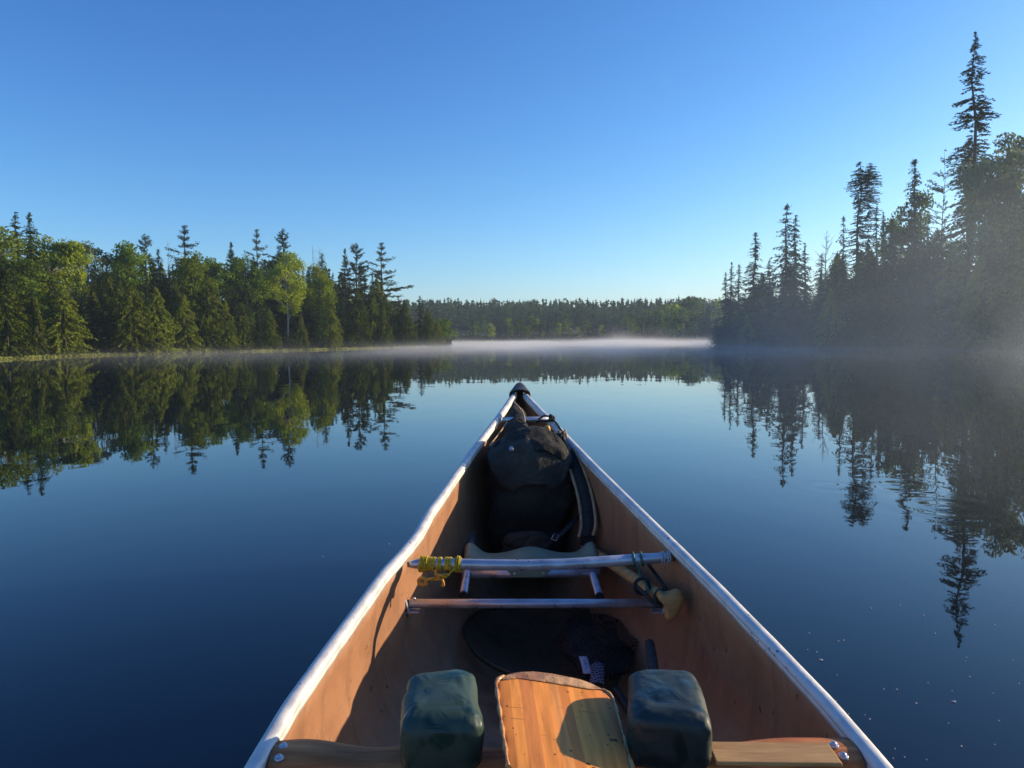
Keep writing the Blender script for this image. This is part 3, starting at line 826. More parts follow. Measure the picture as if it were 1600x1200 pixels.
# ================================================================== CANOE
def fb(p, s=1.0, o=4): return mnoise.fractal(Vector(p) * s, 1.0, 2.0, o)
def hull_material(name):
    m, nt, b, out = new_mat(name)
    tc = N(nt, 'ShaderNodeTexCoord'); sp = N(nt, 'ShaderNodeSeparateXYZ'); nt.links.new(tc.outputs['Object'], sp.inputs[0])
    n1 = N(nt, 'ShaderNodeTexNoise'); n1.inputs['Scale'].default_value = 5; n1.inputs['Detail'].default_value = 7; n1.inputs['Roughness'].default_value = .65
    nt.links.new(tc.outputs['Object'], n1.inputs['Vector'])
    r1 = ramp(nt, n1.outputs[0], [(.3, (.28, .125, .058)), (.5, (.38, .18, .088)), (.72, (.24, .105, .052))])
    # dried water runs down the sides
    mp = N(nt, 'ShaderNodeMapping'); mp.inputs['Scale'].default_value = (2, 26, 1.6); nt.links.new(tc.outputs['Object'], mp.inputs[0])
    n2 = N(nt, 'ShaderNodeTexNoise'); n2.inputs['Scale'].default_value = 1; n2.inputs['Detail'].default_value = 5; nt.links.new(mp.outputs[0], n2.inputs['Vector'])
    r2 = ramp(nt, n2.outputs[0], [(.52, g3(0)), (.72, g3(.55))])
    mx = N(nt, 'ShaderNodeMix'); mx.data_type = 'RGBA'; nt.links.new(r2.outputs[0], mx.inputs[0]); nt.links.new(r1.outputs[0], mx.inputs[6]); mx.inputs[7].default_value = (.20, .10, .06, 1)
    # silt on the floor
    ad = N(nt, 'ShaderNodeMath', operation='MULTIPLY_ADD'); ad.inputs[1].default_value = .22; nt.links.new(n1.outputs[0], ad.inputs[0]); nt.links.new(sp.outputs['Z'], ad.inputs[2])
    mr = N(nt, 'ShaderNodeMapRange'); mr.interpolation_type = 'SMOOTHSTEP'; mr.inputs['From Min'].default_value = .30; mr.inputs['From Max'].default_value = .08; nt.links.new(ad.outputs[0], mr.inputs['Value'])
    n3 = N(nt, 'ShaderNodeTexNoise'); n3.inputs['Scale'].default_value = 14; n3.inputs['Detail'].default_value = 6; nt.links.new(tc.outputs['Object'], n3.inputs['Vector'])
    r3 = ramp(nt, n3.outputs[0], [(.35, (.19, .165, .095)), (.65, (.33, .275, .165))])
    mx2 = N(nt, 'ShaderNodeMix'); mx2.data_type = 'RGBA'; nt.links.new(mr.outputs[0], mx2.inputs[0]); nt.links.new(mx.outputs[2], mx2.inputs[6]); nt.links.new(r3.outputs[0], mx2.inputs[7])
    fac = None
    for rot, sc4, off in (((.3, .2, .5), 3.2, 0), ((.9, -.4, -.3), 2.6, 5), ((-.5, .7, 1.2), 3.0, 9)):
        mp4 = N(nt, 'ShaderNodeMapping'); mp4.inputs['Rotation'].default_value = rot; mp4.inputs['Scale'].default_value = (1.2, 55, 12); mp4.inputs['Location'].default_value = (off, off, 0); nt.links.new(tc.outputs['Object'], mp4.inputs[0])
        n4 = N(nt, 'ShaderNodeTexNoise'); n4.inputs['Scale'].default_value = sc4; n4.inputs['Detail'].default_value = 2; nt.links.new(mp4.outputs[0], n4.inputs['Vector'])
        r4 = ramp(nt, n4.outputs[0], [(.70, g3(0)), (.73, g3(.35))])
        if fac is None: fac = r4.outputs[0]
        else:
            ad4 = N(nt, 'ShaderNodeMath', operation='MAXIMUM'); nt.links.new(fac, ad4.inputs[0]); nt.links.new(r4.outputs[0], ad4.inputs[1]); fac = ad4.outputs[0]
    mx4 = N(nt, 'ShaderNodeMix'); mx4.data_type = 'RGBA'; nt.links.new(fac, mx4.inputs[0]); nt.links.new(mx2.outputs[2], mx4.inputs[6]); mx4.inputs[7].default_value = (.50, .36, .25, 1)
    v5 = N(nt, 'ShaderNodeTexNoise'); v5.inputs['Scale'].default_value = 38; v5.inputs['Detail'].default_value = 2; nt.links.new(tc.outputs['Object'], v5.inputs['Vector'])
    r5 = ramp(nt, v5.outputs[0], [(.70, g3(0)), (.74, g3(.8))])
    mx5 = N(nt, 'ShaderNodeMix'); mx5.data_type = 'RGBA'; nt.links.new(r5.outputs[0], mx5.inputs[0]); nt.links.new(mx4.outputs[2], mx5.inputs[6]); mx5.inputs[7].default_value = (.07, .045, .03, 1)
    nt.links.new(mx5.outputs[2], b.inputs['Base Color'])
    b.inputs['Roughness'].default_value = .55
    bp = N(nt, 'ShaderNodeBump'); bp.inputs['Strength'].default_value = .25; bp.inputs['Distance'].default_value = .004
    nt.links.new(n3.outputs[0], bp.inputs['Height']); nt.links.new(bp.outputs[0], b.inputs['Normal'])
    return m
M_hull = hull_material('hull_tan_plastic')
def metal(name, c1, c2, rough, me=.6):
    m = noisemat(name, c1, c2, scale=22, rough=rough, metal=me, bump=.12, bscale=90, rvar=.12, lo=.35, hi=.6)
    nt = m.node_tree; b = nt.nodes['Principled BSDF']
    tc = N(nt, 'ShaderNodeTexCoord'); v = N(nt, 'ShaderNodeTexVoronoi'); v.inputs['Scale'].default_value = 60
    nt.links.new(tc.outputs['Object'], v.inputs['Vector'])
    n = N(nt, 'ShaderNodeTexNoise'); n.inputs['Scale'].default_value = 9; nt.links.new(tc.outputs['Object'], n.inputs['Vector'])
    s = N(nt, 'ShaderNodeMath', operation='LESS_THAN'); nt.links.new(v.outputs['Distance'], s.inputs[0])
    mr = N(nt, 'ShaderNodeMapRange'); mr.inputs['From Min'].default_value = .52; mr.inputs['From Max'].default_value = .75; mr.inputs['To Max'].default_value = .28
    nt.links.new(n.outputs[0], mr.inputs['Value']); nt.links.new(mr.outputs[0], s.inputs[1])
    old = b.inputs['Base Color'].links[0].from_socket
    mx = N(nt, 'ShaderNodeMix'); mx.data_type = 'RGBA'; nt.links.new(s.outputs[0], mx.inputs[0]); nt.links.new(old, mx.inputs[6]); mx.inputs[7].default_value = (.12, .10, .09, 1)
    nt.links.new(mx.outputs[2], b.inputs['Base Color'])
    return m
M_alu = metal('worn_aluminium', (.58, .56, .53), (.74, .71, .66), .55, .3)
M_alu2 = metal('dull_aluminium', (.42, .42, .46), (.58, .58, .62), .36)
M_deck = noisemat('dark_deck_plastic', (.030, .028, .030), (.075, .07, .07), scale=30, rough=.6, bump=.3, bscale=120)
M_black = noisemat('black_rubber', (.008, .008, .009), (.02, .02, .022), scale=30, rough=.6, bump=.2)
M_seat = noisemat('seat_khaki_green', (.20, .25, .15), (.27, .32, .20), scale=14, rough=.5, bump=.1, bscale=80)
M_seatlip = noisemat('seat_lit_edge', (.50, .47, .26), (.62, .60, .38), scale=20, rough=.5)
M_wood = noisemat('weathered_ash_wood', (.44, .13, .04), (.74, .29, .10), scale=6, rough=.65, spec=.25, bump=.3, bscale=40, stretch=(1, 9, 9), detail=8)
M_wood2 = noisemat('pale_varnished_wood', (.42, .21, .065), (.62, .36, .13), scale=9, rough=.5, spec=.3, bump=.1, bscale=30, stretch=(1, 6, 6))
M_dark_stain = noisemat('black_water_stain', (.03, .022, .016), (.10, .06, .03), scale=30, rough=.7, bump=.3)

canoe = empty('canoe', (.07, 0.9, 0)); tag(canoe, 'long tan canoe with silver gunwales and a dented left side, bow pointing up the lake', 'canoe')
mb = MB()
NY = 190
Ys = [STERN + (BOWY - STERN) * (1 - math.cos(math.pi * j / (NY - 1))) / 2 for j in range(NY)]
def hull_pt(u, v):
    Y = Ys[min(NY - 1, int(round(v * (NY - 1))))]
    a = -1 + 2 * u; p = section(Y, a)
    w = (XR(Y) - XL(Y)) / .86
    s = abs(a); k = max(0, 1 - abs(s - .78) / .22) * w
    p.x += (1 if a > 0 else -1) * k * (.006 * math.sin(Y * 17 + (2 if a > 0 else 0)) + .010 * fb((Y * 2.2, a * 2, 3)))
    if a < 0:   # hard creases pressed into the left side
        for yc, am, wd in ((1.30, .016, .014), (1.62, .013, .014), (1.15, -.012, .016), (1.44, .010, .012)):
            p.x += am * math.exp(-((Y - yc) / wd) ** 2) * k
    return p
mb.grid(hull_pt, 61, NY)
hull = mb.build('hull', M_hull, canoe, solid=.005, off=1)
GE = BOWY - .10
for fn, nm in ((XL, 'l'), (XR, 'r')):
    mb = MB(); sg = -1 if nm == 'l' else 1
    pts = [Vector((fn(Y) + sg * .002, Y, zg(Y) + .004)) for Y in np.linspace(STERN + .1, GE, 170)]
    mb.tube(pts, .0134, 16, sx=1.0, sz=.85)
    # inner lip folded down over the hull
    mb.tube([p + Vector((-sg * .008, 0, -.008)) for p in pts], .006, 6, sz=1.5)
    g = mb.build('gunwale', M_alu, canoe)
    g['label'] = 'left gunwale, kinked inward beside the thwart' if nm == 'l' else 'straight right gunwale'
def deck_pt(u, v):
    Y = GE - .015 + v * (BOWY + .035 - GE + .015); Yc = min(Y, BOWY - .001)
    a = -1 + 2 * u; hw = ((XR(Yc) - XL(Yc)) / 2 + .021) * (1 if Y < BOWY else max(.1, 1 - (Y - BOWY) / .04))
    c = (XR(Yc) + XL(Yc)) / 2; s = max(-1, min(1, a * 1.18))
    sk = max(0, abs(a) - .85) / .15
    return Vector((c + s * hw, Y, zg(Yc) + .022 + .012 * (1 - s * s) - .035 * sk - .02 * max(0, v - .8) * 5 * .5))
mb = MB(); mb.grid(deck_pt, 21, 14); mb.build('deck_plate', M_deck, canoe, solid=.003, off=0)
# small thwart near the bow
a_ = atY(785, 656, 3.06); b_ = atY(862, 655, 3.06)
mb = MB(); mb.tube([a_, (a_ + b_) / 2, b_], .0115, 12); mb.build('carry_handle', M_alu2, canoe)
# main round thwart
tp = [(636, 882, .006), (642, 881.5, .010), (655, 881, .013), (700, 881, .0135), (760, 882.5, .0135), (820, 883, .0135), (880, 881.5, .0135), (940, 877.5, .0135), (1000, 873.5, .0135), (1040, 871, .0125), (1052, 870.5, .010)]
ZT = .392
TP = [atZ(p[0], p[1], ZT) for p in tp]
mb = MB(); mb.tube(TP, [p[2] for p in tp], 18); thw = mb.build('thwart', M_alu2, canoe)
def tpos(px):
    xs = [p[0] for p in tp]; i = max(0, min(len(xs) - 2, int(np.searchsorted(xs, px)) - 1)); f = (px - xs[i]) / (xs[i + 1] - xs[i])
    return TP[i].lerp(TP[i + 1], f)
# rivet holes and a gouge in the thwart
# lower cross bar with brackets
B0 = atY(640, 943, 1.86); B1 = atY(1034, 943, 1.86)
mb = MB(); mb.tube([B0, (B0 + B1) / 2, B1], .0118, 12, sz=1.0); bar = mb.build('cross_bar', M_alu2, canoe)
for P, sg in ((B0, -1), (B1, 1)):
    mb = MB(); mb.box(P + Vector((sg * .006, .0, .004)), (.005, .045, .055), Matrix.Rotation(sg * R(18), 3, 'Y')); mb.box(P + Vector((-sg * .010, -.004, -.017)), (.034, .036, .004))
    br = mb.build('bracket', M_alu2, canoe, bevel=.0015)
    mb = MB(); mb.ball(P + Vector((-sg * .012, -.001, .0135)), .005, 8, (1, 1, .6)); mb.build('rivet', M_alu2, br)
# bow seat
seat = empty('seat_frame', (0, 0, 0)); col.objects.unlink(seat); bpy.data.objects.remove(seat)
S0 = atY(722, 898, 2.2); S1 = atY(938, 895, 2.2)
mb = MB(); mb.tube([S0, (S0 + S1) / 2, S1], .0125, 14)
F0 = atY(733, 868, 2.28); F1 = atY(936, 862, 2.28)
sf = mb.build('seat_frame', M_alu2, canoe)
for (x1, y1, Y1, x2, y2, Y2) in ((724, 931, 2.0, 741, 818, 2.78), (937, 933, 2.0, 903, 822, 2.78)):
    A = atY(x1, y1, Y1); B = atY(x2, y2, Y2)
    mb = MB(); mb.tube([A, A.lerp(B, .5), B], .0115, 14); rl = mb.build('seat_rail', M_alu2, canoe)
    mb = MB(); d = (A - B).normalized(); mb.tube([A - d * .006, A + d * .007], .0126, 16); mb.build('end_cap', M_black, rl)
    mb = MB(); mb.ball(A.lerp(B, .06) + Vector((0, 0, .0118)), .004, 8, (1, 1, .5)); mb.build('rivet', M_alu, rl)
def seat_pt(u, v):
    x = -.152 + .412 * u; e = abs(2 * u - 1)
    lobe = math.exp(-((e - .93) / .15) ** 2); hump = math.exp(-((u - .5) / .17) ** 2)
    Y = 2.235 + .17 * v - .010 * e * e + .05 * lobe * 0
    r = math.sin(min(1, v / .5) * math.pi / 2)
    rise = .000 + .032 * hump + .040 * lobe
    z = .262 + .012 * e ** 2 - .004 + r * rise * .8 - (0 if v < .5 else ((v - .5) * .16) * (1 + .3 * e))
    bot = -.012 * max(0, 1 - v / .12)
    edge = 0 if .02 < u < .98 else -.006
    return Vector((x, Y, z + bot + edge))
mb = MB(); mb.grid(seat_pt, 49, 26); st = mb.build('seat', M_seat, canoe, solid=.005, off=0)
mb = MB(); mb.tube([seat_pt(i / 40, 0) + Vector((0, -.002, .009)) for i in range(41)], .0045, 8); mb.build('lit_edge', M_seatlip, st)  # the seat's lit rear edge, put in as a pale strip
mb = MB(); q0, q1 = atY(792, 897, 2.184), atY(861, 896, 2.184)
c = (q0 + q1) / 2
L_ = (q1 - q0).length
mb.add([c + Vector((sx * L_ * k, -.0 + dy, z)) for dy in (0, .006) for (sx, k, z) in ((-1, .5, .011), (1, .5, .011), (1, .36, -.011), (-1, .36, -.011))], [(0, 1, 2, 3), (7, 6, 5, 4), (0, 4, 5, 1), (1, 5, 6, 2), (2, 6, 7, 3), (3, 7, 4, 0)], False)
tab = mb.build('seat_tab', M_seat, sf, bevel=.001)
for k in (-.33, .33):
    mb = MB(); mb.ball(c + Vector((k * L_, -.002, .001)), .0042, 8, (1, .5, 1)); mb.build('rivet', M_alu, sf)
# yoke, wooden, with a curve
def yoke_c(u):
    x = XL(1.03) + .012 + (XR(1.03) - XL(1.03) - .024) * u
    e = abs(2 * u - 1)
    return Vector((x, 1.024 - .008 * (1 - e) + .003 * math.sin(u * 23), .354 - .010 * (1 - e ** 2) + .002 * math.sin(u * 30)))
mb = MB(); n = 60
mb.tube([yoke_c(i / n) for i in range(n + 1)], [1.0 + .05 * math.sin(i * .55) for i in range(n + 1)], 18, sx=.034, sz=.012)
yk = mb.build('yoke', M_wood, canoe)
for u, px, py in ((0, 443, 1166), (0, 436, 1184), (1, 1303, 1164), (1, 1318, 1181)):
    p = atZ(px, py, .366)
    mb = MB(); mb.tube([p - Vector((0, 0, .004)), p + Vector((0, 0, .0015))], .0065, 14); mb.ball(p + Vector((0, 0, .002)), .0045, 10, (1, 1, .7)); mb.build('bolt', M_alu2, yk)
# pale scarfed wood over the right end of the yoke
w0 = atZ(1300, 1172, .37); w1 = atZ(1115, 1182, .37)
mb = MB(); mb.box((w0 + w1) / 2 + Vector((-.0, 0, -.001)), ((w0 - w1).length, .052, .006), Matrix.Rotation(R(-2), 3, 'Z')); mb.build('yoke_splint', M_wood2, yk, bevel=.002)

def sellip(c, r, e1, e2, n, m, dn=0, ds=6, rot=0, seed=0, post=None):
    def sp(v, e): return math.copysign(abs(v) ** e, v)
    c = Vector(c); rm = Matrix.Rotation(rot, 3, 'Z')
    def f(u, v):
        ph = -math.pi / 2 + math.pi * v; th = 2 * math.pi * u
        q = Vector((r[0] * sp(math.cos(ph), e1) * sp(math.cos(th), e2), r[1] * sp(math.cos(ph), e1) * sp(math.sin(th), e2), r[2] * sp(math.sin(ph), e1)))
        if post: q = post(q)
        if dn:
            nrm = q.normalized(); q = q + nrm * dn * fb(q + Vector((seed, seed * 2, 0)), ds)
        return c + rm @ q
    mb = MB(); mb.grid(f, n, m, True); return mb
def vinyl(name, c1, c2, cw):
    m, nt, b, out = new_mat(name)
    tc = N(nt, 'ShaderNodeTexCoord')
    n1 = N(nt, 'ShaderNodeTexNoise'); n1.inputs['Scale'].default_value = 17; n1.inputs['Detail'].default_value = 6; n1.inputs['Distortion'].default_value = .5
    nt.links.new(tc.outputs['Object'], n1.inputs['Vector'])
    r1 = ramp(nt, n1.outputs[0], [(.55, c1), (.63, c2), (.8, c2)])      # dull dry film against wet clean patches
    nt.links.new(r1.outputs[0], b.inputs['Base Color'])
    rr = ramp(nt, n1.outputs[0], [(.55, g3(.52)), (.63, g3(.28))]); nt.links.new(rr.outputs[0], b.inputs['Roughness'])
    n2 = N(nt, 'ShaderNodeTexNoise'); n2.inputs['Scale'].default_value = 20; n2.inputs['Detail'].default_value = 3; n2.inputs['Distortion'].default_value = 1.2; nt.links.new(tc.outputs['Object'], n2.inputs['Vector'])
    v = N(nt, 'ShaderNodeTexVoronoi'); v.feature = 'DISTANCE_TO_EDGE'; v.inputs['Scale'].default_value = 300; nt.links.new(tc.outputs['Object'], v.inputs['Vector'])
    ad = N(nt, 'ShaderNodeMath', operation='MULTIPLY_ADD'); ad.inputs[1].default_value = .02; nt.links.new(v.outputs['Distance'], ad.inputs[0]); nt.links.new(n2.outputs[0], ad.inputs[2])
    s3 = N(nt, 'ShaderNodeMath', operation='MULTIPLY_ADD'); s3.inputs[1].default_value = -.5; nt.links.new(rr.outputs[0], s3.inputs[0]); nt.links.new(ad.outputs[0], s3.inputs[2])
    bp = N(nt, 'ShaderNodeBump'); bp.inputs['Strength'].default_value = .55; bp.inputs['Distance'].default_value = .004
    nt.links.new(ad.outputs[0], bp.inputs['Height']); nt.links.new(bp.outputs[0], b.inputs['Normal'])
    return m
M_vinyl = vinyl('green_vinyl', (.030, .058, .040), (.008, .036, .024), None)
M_vinyl2 = vinyl('dark_green_vinyl', (.014, .026, .024), (.005, .016, .015), None)
for (cx, mt, rot, lb) in ((-.108, M_vinyl, R(5), 'green left yoke pad, wet and creased'), (.222, M_vinyl2, R(-7), 'darker right yoke pad')):
    def post(q):
        q = q.copy(); q.z += .004 * (1 - (q.x / .056) ** 2) * (1 if q.z > 0 else 0); k = 1 - .06 * (q.y / .075); q.x *= k; return q
    mb = sellip((cx, 1.048, .392), (.056, .079, .043), .40, .24, 96, 64, dn=.0045, ds=24, rot=rot, seed=cx * 10, post=post)
    pd = mb.build('yoke_pad', mt, canoe); pd['label'] = lb
    # welted seam round the top
    mb = MB(); rm = Matrix.Rotation(rot, 3, 'Z')
    for sgy in (-1,):
        pts = []
        for i in range(25):
            t = -1 + 2 * i / 24
            q = Vector((t * .052, sgy * .0755 * (1 - .02 * t * t), .030 - .010 * abs(t) ** 6)); pts.append(Vector((cx, 1.048, .392)) + rm @ q)
        mb.tube(pts, .0022, 6)
    mb.build('seam', mt, pd)

# paddle lying on the yoke, blade toward the bow
def strip_wood(name):
    m, nt, b, out = new_mat(name)
    tc = N(nt, 'ShaderNodeTexCoord'); sp = N(nt, 'ShaderNodeSeparateXYZ'); nt.links.new(tc.outputs['Object'], sp.inputs[0])
    mr = N(nt, 'ShaderNodeMapRange'); mr.inputs['From Min'].default_value = -.1; mr.inputs['From Max'].default_value = .1; nt.links.new(sp.outputs['X'], mr.inputs['Value'])
    rp = ramp(nt, mr.outputs[0], [(0, (.74, .25, .05)), (.14, (.92, .34, .07)), (.215, (.70, .24, .06)), (.32, (.92, .33, .07)), (.455, (.84, .33, .09)), (.52, (.68, .23, .05)), (.60, (.96, .36, .07)), (.71, (.88, .30, .06)), (.84, (.78, .27, .07)), (1.0, (.5, .2, .05))])
    rp.color_ramp.interpolation = 'CONSTANT'
    mp = N(nt, 'ShaderNodeMapping'); mp.inputs['Scale'].default_value = (60, 5, 60); nt.links.new(tc.outputs['Object'], mp.inputs[0])
    n1 = N(nt, 'ShaderNodeTexNoise'); n1.inputs['Scale'].default_value = 2; n1.inputs['Detail'].default_value = 8; nt.links.new(mp.outputs[0], n1.inputs['Vector'])
    r1 = ramp(nt, n1.outputs[0], [(.3, g3(.68)), (.6, g3(1.08))])
    mx = N(nt, 'ShaderNodeMix'); mx.data_type = 'RGBA'; mx.blend_type = 'MULTIPLY'; mx.inputs[0].default_value = 1; nt.links.new(rp.outputs[0], mx.inputs[6]); nt.links.new(r1.outputs[0], mx.inputs[7])
    v = N(nt, 'ShaderNodeTexVoronoi'); v.inputs['Scale'].default_value = 85; nt.links.new(tc.outputs['Object'], v.inputs['Vector'])
    n3 = N(nt, 'ShaderNodeTexNoise'); n3.inputs['Scale'].default_value = 16; n3.inputs['Detail'].default_value = 4; nt.links.new(tc.outputs['Object'], n3.inputs['Vector'])
    mr3 = N(nt, 'ShaderNodeMapRange'); mr3.inputs['From Min'].default_value = .42; mr3.inputs['From Max'].default_value = .8; mr3.inputs['To Max'].default_value = .42; nt.links.new(n3.outputs[0], mr3.inputs['Value'])
    lt = N(nt, 'ShaderNodeMath', operation='LESS_THAN'); nt.links.new(v.outputs['Distance'], lt.inputs[0]); nt.links.new(mr3.outputs[0], lt.inputs[1])
    mx2 = N(nt, 'ShaderNodeMix'); mx2.data_type = 'RGBA'; nt.links.new(lt.outputs[0], mx2.inputs[0]); nt.links.new(mx.outputs[2], mx2.inputs[6]); mx2.inputs[7].default_value = (.13, .05, .02, 1)
    # long thin scratches
    mp4 = N(nt, 'ShaderNodeMapping'); mp4.inputs['Rotation'].default_value = (0, 0, .7); mp4.inputs['Scale'].default_value = (4, 60, 10); nt.links.new(tc.outputs['Object'], mp4.inputs[0])
    n4 = N(nt, 'ShaderNodeTexNoise'); n4.inputs['Scale'].default_value = 2.4; n4.inputs['Detail'].default_value = 2; nt.links.new(mp4.outputs[0], n4.inputs['Vector'])
    r4 = ramp(nt, n4.outputs[0], [(.695, g3(0)), (.71, g3(.6))])
    mx3 = N(nt, 'ShaderNodeMix'); mx3.data_type = 'RGBA'; nt.links.new(r4.outputs[0], mx3.inputs[0]); nt.links.new(mx2.outputs[2], mx3.inputs[6]); mx3.inputs[7].default_value = (.25, .11, .035, 1)
    nt.links.new(mx3.outputs[2], b.inputs['Base Color'])
    b.inputs['Roughness'].default_value = .55; b.inputs['Specular IOR Level'].default_value = .15
    bp = N(nt, 'ShaderNodeBump'); bp.inputs['Strength'].default_value = .35; bp.inputs['Distance'].default_value = .002
    nt.links.new(n3.outputs[0], bp.inputs['Height']); nt.links.new(bp.outputs[0], b.inputs['Normal'])
    return m
M_strip = strip_wood('laminated_strip_wood')
M_resin = noisemat('amber_resin_edge', (.34, .13, .035), (.66, .36, .13), scale=26, rough=.32, bump=.6, bscale=55, detail=4)
pad_root = empty('paddle', (.060, 1.155, .404)); pad_root.rotation_euler = (R(-3.5), 0, R(-4.5))
pad_root.rotation_euler = (R(3.0), R(10), R(3.5))
tag(pad_root, 'varnished strip-wood paddle blade lying on the yoke between the two green pads', 'paddle')
def local(mb, name, mat, parent, **k):
    o = mb.build(name, mat, None, **k); o.parent = parent; return o
def blade_half(y):   # half width at distance y behind the tip
    if y < .045: return .048 + .044 * math.sin(y / .045 * math.pi / 2) ** .8
    if y < .36: return .092 - .016 * ((y - .045) / .315) ** 1.3
    t = min(1, (y - .36) / .20); return .076 * (1 - t) ** 1.2 + .015
def blade_grid(y0, y1, th, n, grow=0.0, wav=None):
    mb = MB()
    ys_ = [y0 + (y1 - y0) * i / n for i in range(n + 1)]; K = 24
    vs = []
    for y in ys_:
        h = blade_half(y) + grow + .0012 * math.sin(y * 90) * (1 if y < .3 else 0)
        for k in range(K):
            a = 2 * math.pi * k / K; ca, sa = math.cos(a), math.sin(a)
            x = math.copysign(abs(ca) ** .35, ca) * h; z = math.copysign(abs(sa) ** .8, sa) * th * (1 - .25 * (x / h) ** 2)
            yy = y
            if y <= y0 + 1e-6 and y0 < .005: yy = .004 * abs(x / h) ** 2 + .002 * math.sin(x * 60)
            if wav and y >= y1 - 1e-6: yy = y + wav * math.sin(x * 55) + wav * .7 * math.sin(x * 130)
            vs.append((x, -yy, z))
    fs = [(i * K + k, i * K + (k + 1) % K, (i + 1) * K + (k + 1) % K, (i + 1) * K + k) for i in range(n) for k in range(K)]
    mb.add(vs, fs); mb.add(vs[:K], [tuple(range(K))], False); mb.add(vs[-K:], [tuple(range(K))], False)
    return mb
bl = local(blade_grid(.002, .58, .0055, 60), 'blade', M_strip, pad_root)
te = local(blade_grid(0, .030, .0068, 10, .0022, .004), 'tip_edging', M_resin, bl)
for sg in (-1, 1):
    mb = MB(); mb.tube([(sg * (blade_half(y) + .0005), -y, .0015) for y in [.02 + .012 * i for i in range(20)]], [.003 + .0012 * math.sin(i * 1.7) for i in range(20)], 6)
    local(mb, 'edge_resin', M_resin, bl)
mb = MB(); mb.tube([(0, -.50, 0), (0, -.8, .0), (0, -1.05, -.0)], [.015, .0145, .0145], 14, sz=.85); local(mb, 'shaft', M_wood2, pad_root)

# second paddle, shoved under the seat, pear grip toward the camera
p2 = empty('paddle', atY(1045, 940, 1.74)); tag(p2, 'pale wooden paddle pushed under the bow seat with its pear-shaped grip against the right side', 'paddle')
g0 = atY(1033, 932, 1.76); g1 = atY(927, 862, 2.35); g2 = atY(905, 846, 2.75)
mb = MB(); mb.tube([g0, g0.lerp(g1, .5), g1, g2], [.0145, .0155, .0155, .015], 14); mb.build('shaft', M_wood2, p2)
ol = [(1029, 921), (1036, 926), (1047, 924), (1057, 919), (1065, 922), (1069, 932), (1067, 944), (1060, 958), (1052, 968), (1045, 972), (1039, 967), (1038, 956), (1037, 945), (1030, 938), (1024, 931)]
O3 = [atY(x, y, 1.735) for x, y in ol]; cen = sum(O3, Vector()) / len(O3)
mb = MB(); K = len(O3); vs = []
for (dy, s_) in ((-.016, .55), (-.012, .85), (-.004, 1.0), (.006, 1.0), (.014, .85), (.018, .5)):
    vs += [cen + (p - cen) * s_ + Vector((0, dy, 0)) for p in O3]
fs = [(i * K + k, i * K + (k + 1) % K, (i + 1) * K + (k + 1) % K, (i + 1) * K + k) for i in range(5) for k in range(K)]
mb.add(vs, fs + [tuple(range(K)), tuple(range(5 * K, 6 * K))]); mb.build('grip', M_wood2, p2, subsurf=2)

# ------------------------------------------------------------------ cords and ropes
def cord(name, label, runs, r, mat, cat='cord', parent=None, n=7):
    mb = MB()
    for run in runs:
        # smooth the run
        pts = [Vector(p) for p in run]; out = []
        for i in range(len(pts) - 1):
            p0 = pts[max(i - 1, 0)]; p1 = pts[i]; p2_ = pts[i + 1]; p3 = pts[min(i + 2, len(pts) - 1)]
            for k in range(5):
                t = k / 5
                out.append(.5 * ((2 * p1) + (p2_ - p0) * t + (2 * p0 - 5 * p1 + 4 * p2_ - p3) * t * t + (3 * p1 - p0 - 3 * p2_ + p3) * t ** 3))
        out.append(pts[-1])
        mb.tube(out, r, n)
    o = mb.build(name, mat, parent)
    if label: tag(o, label, cat)
    return o
def loop(c, axis, rad, turns=1.0, adv=0.0, n=14, ph=0):
    axis = Vector(axis).normalized(); a = axis.cross(Vector((0, 0, 1)));
    a = a.normalized() if a.length > .01 else Vector((1, 0, 0)); b = axis.cross(a)
    m_ = int(n * turns) + 1
    return [Vector(c) + axis * adv * i / n + (a * math.cos(2 * math.pi * i / n + ph) + b * math.sin(2 * math.pi * i / n + ph)) * rad for i in range(m_)]
M_yrope = noisemat('yellow_braided_rope', (.52, .33, .015), (.98, .66, .03), scale=260, rough=.55, bump=.8, bscale=420, lo=.45, hi=.55)
M_orange = noisemat('orange_clip_plastic', (.62, .25, .02), (.80, .38, .04), scale=50, rough=.4)
M_dcord = noisemat('dark_cord', (.012, .013, .014), (.035, .035, .034), scale=200, rough=.8, bump=.5, bscale=300)
M_tcord = noisemat('tan_cord', (.36, .24, .13), (.62, .46, .28), scale=150, rough=.8, bump=.5, bscale=300)
M_gcord = noisemat('green_cord', (.012, .05, .042), (.035, .14, .11), scale=120, rough=.5)
M_wcord = noisemat('grey_white_cord', (.40, .40, .44), (.62, .62, .66), scale=200, rough=.7, bump=.4, bscale=300)
rope = empty('rope', tpos(688)); tag(rope, 'yellow rope wound round the left end of the main thwart with an orange clip dangling', 'rope')
ax = (TP[4] - TP[2]).normalized()
runs = []
for (a0, a1, tn, rd) in ((655, 681, 12, .0155), (684, 691, 3.5, .0153), (695, 706, 5.4, .0155), (710, 721, 5.3, .0155), (656, 668, 5, .0188), (713, 720, 2.6, .0186)):
    A = tpos(a0); B = tpos(a1); n = 14; m_ = int(tn * n)
    a_ = ax.cross(Vector((0, 0, 1))).normalized(); b_ = ax.cross(a_)
    run = [A.lerp(B, i / m_) + (a_ * math.cos(2 * math.pi * i / n) + b_ * math.sin(2 * math.pi * i / n)) * (rd + .0012 * math.sin(i * .9)) for i in range(m_ + 1)]
    runs.append(run)
mb = MB()
for r_ in runs: mb.tube(r_, .0018, 6)
A = tpos(680) + Vector((0, -.02, -.014)); B = tpos(712) + Vector((0, -.02, -.004))
